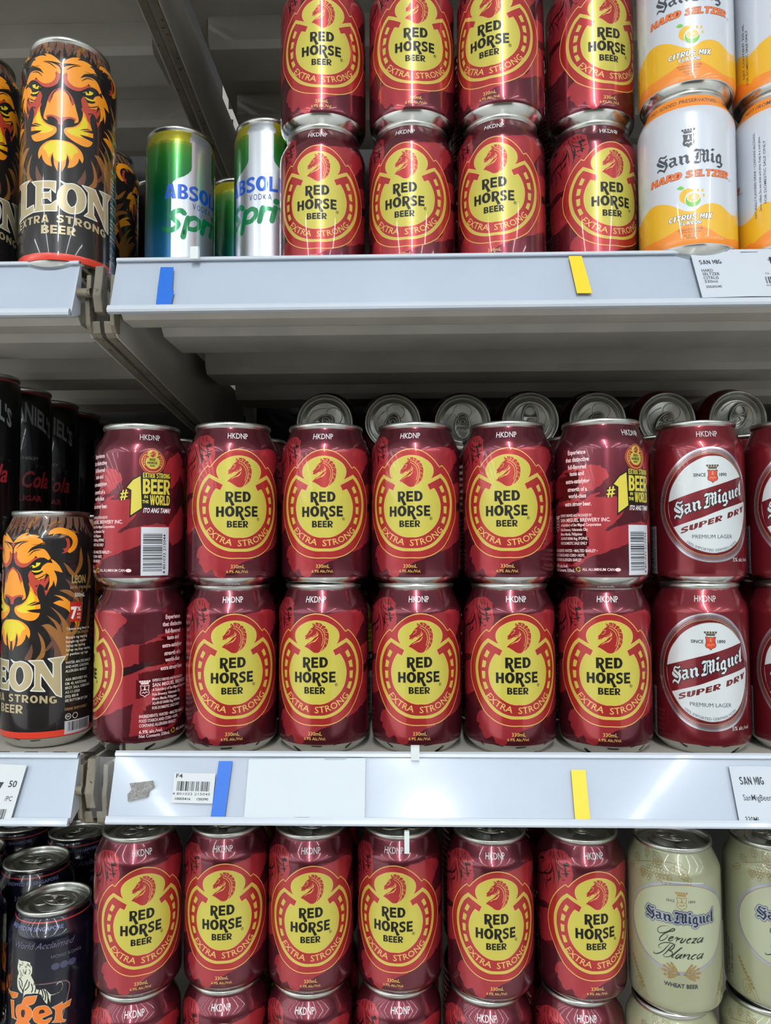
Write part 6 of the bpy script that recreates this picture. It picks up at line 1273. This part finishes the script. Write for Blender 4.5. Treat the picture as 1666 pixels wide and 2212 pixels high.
can('superdry', 1718, .551, ZM+P_, 'red can with a white oval label cut by the right edge, upper of its stack', GD, (1745, 0, 60))
can('lion', 103, .562, ZM, 'tall lion-face can on the middle left shelf, the face cut by the left edge', GL, (26.9, 0, 110))
can('lion', 103, .6285, ZM, 'tall dark can right behind the middle lion can, only its rim and edge showing', GL, (None, .9), X=solve_x(103, .562, ZM+.08, .0327)+.002)
# rows behind the middle stack, then cans lying on them
hid = []
for c_, (a, Y, e) in enumerate(mid_lo[1:]+[(1515, .551, 0), (1727, .549, 0)]+[mid_lo[0]]):
    kind = 'superdry' if a > 1400 else 'horse'; x0 = solve_x(a, Y, ZM+.055, .0327)
    for row in range(1, 6):
        y = max(Y, .5525)+.0664*row
        if y > BACK-.036-.03: continue
        for ly in (0, 1):
            if row == 1 and ly == 1:
                can(kind, 0, y, ZM+P_, 'maroon can whose rim shows behind the %s stack of the middle shelf' % ('leftmost' if c_ == 7 else 'right-edge' if c_ == 6 else ordn[c_+1]), 'cans in the second row', (None, pi+.3*((c_*7) % 5-2)), X=x0)
            else:
                can(kind, 0, y, ZM+P_*ly, 'hidden can behind the %s middle stack, row %s, %s layer' % ('leftmost' if c_ == 7 else 'right-edge' if c_ == 6 else ordn[c_+1], ordn[row], ('lower', 'upper')[ly]), 'hidden rear cans of the middle shelf', (None, pi+.3*((c_*3+row) % 5-2)), X=x0)
ztop = ZM+P_+H330/1000
for i, px in enumerate((703, 849, 1000, 1144, 1290, 1442, 1589)):
    q = at(px, 880, .722)
    kind = 'horse' if i < 5 else 'superdry'
    t = copy_can(PROTO[kind]); t.rotation_euler = (pi/2, 0, 0)
    yl = .716+.003*(i % 3)
    t.rotation_euler = Matrix.Rotation(pi/2, 4, 'X').to_euler(); t.location = (q.x, yl+.118, ztop+.0328)
    for ch in t.children:
        if ch.name.startswith('lid'): ch.rotation_euler = (0, 0, (2.2, 2.9, 3.14, 0.0, 2.75, 2.6, -.35)[i])
    tag(t, 'can lying on its side behind the middle stacks, lid facing out, %s from the left' % ordn[i], 'beer can', 'cans lying on their side behind the middle stack')
# dark slim cans, upper left of the middle shelf, on a lower layer of their own kind
GC = 'slim black whiskey-cola cans'
for i, (pxr, Y) in enumerate(((38, .612), (108, .671), (168, .730), (215, .789), (250, .848))):
    x = at(pxr, 900, Y).x-.0290
    can('cola', 0, Y, ZM+.1385+.0005, ('slim black can with white and red lettering, %s of three behind the middle lion can' % ordn[i]) if i < 3 else 'slim black can deep in the dark behind the lettered black cans, %s in the line' % ordn[i], GC, ((12, 101, 146)[i], 30, 118) if i < 3 else (None, 2.5), X=x, cat='drink can')
    can('cola', 0, Y, ZM, 'hidden slim black can at the bottom of the %s black stack' % ordn[i], 'hidden lower black cans', (None, 0), X=x, cat='drink can')
# bottom shelf
bot = [(298.5, .582, 306.8, 290), (490, .592, 480.2, 476), (672, .5895, 671.6, 657), (864, .5915, 849.9, 866.6), (1060, .583, 1073, 1052), (1258, .5845, 1289.5, 1271)]
for i, (px, Y, e, e0) in enumerate(bot):
    can('horse', px, Y, ZB+P_, 'horse-emblem can just under the middle rail, %s from the left on the lowest shelf' % ordn[i], GH, (e, -.9, 64))
    can('horse', px-(6, 3, 2, 2, 4, 4)[i], Y, ZB, 'horse-emblem can cut by the bottom edge of the photo, %s from the left' % ordn[i], GH, (e0, -.9, 105))
for i, (px, Y, e, e0) in enumerate(bot):
    if i == 0: continue
    x = solve_x(px, Y, ZB+P_+.055, .0327)
    for ly in (0, 1): can('horse', 0, Y+.067, ZB+P_*ly, 'can hidden behind the %s lowest-shelf stack, %s layer' % (ordn[i], ('lower', 'upper')[ly]), 'hidden rear cans of the lowest shelf', (None, pi-.2*(i-2)), X=x)
GW = 'pale wheat beer cans'
can('wheat', 1458, .571, ZB+P_, 'pale cream wheat beer can with script lettering, whole front, under the middle rail', GW, (1473.7, 0, 60))
can('wheat', 1455, .571, ZB, 'pale cream can at the bottom edge below the whole wheat beer can', GW, (1500, 0, 60))
can('wheat', 1669, .575, ZB+P_, 'pale cream wheat beer can cut by the right edge, upper of its stack', GW, (1634, -24.8, 72))
can('wheat', 1664, .575, ZB, 'pale cream can in the bottom right corner of the photo', GW, (1680, 0, 60))
GT = 'dark blue tiger beer cans'
ztg = BZ-.394
for i, (px, py, Y, lab, rt) in enumerate(((118, 1940, .597, 'dark tiger beer can nearest the red cans, white tiger and orange lettering in view', (75.6, 0, 60)),
        (80, 1838, .671, 'dark tiger beer can standing behind the nearest one, lid in full view', (80, 0, 100)), (-32, 1915, .634, 'dark tiger beer can cut by the left edge, orange lettering at its side', (None, .35)),
        (25, 1770, .742, 'dark can deep on the lowest left shelf, just under the left rail', (None, .2)), (165, 1775, .733, 'dark can deep on the lowest left shelf, under the gap between the rails', (None, .4)), (245, 1850, .675, 'dark can at the joint, mostly behind the first red can of the lowest shelf', (None, .1)),
        (-70, 1780, .705, 'dark can at the left edge, half under the left rail', (None, .1)))):
    x = at(px, py, Y).x
    if i == 5: x = -.2445; Y = .664
    if i in (2, 3, 4, 6): x, Y = {2: (-.362, .610), 3: (-.391, .757), 4: (-.324, .739), 6: (-.402, .690)}[i]
    can('tiger', 0, Y, ztg, lab, GT, rt, X=x, lidrot=(4.4, 1.3, .5, 2, 3, 1, 5)[i])
    can('tiger', 0, Y, ztg-P_-.0030, 'hidden dark can directly under the %s tiger can' % ordn[i], 'hidden lower tiger cans', (None, 0), X=x)
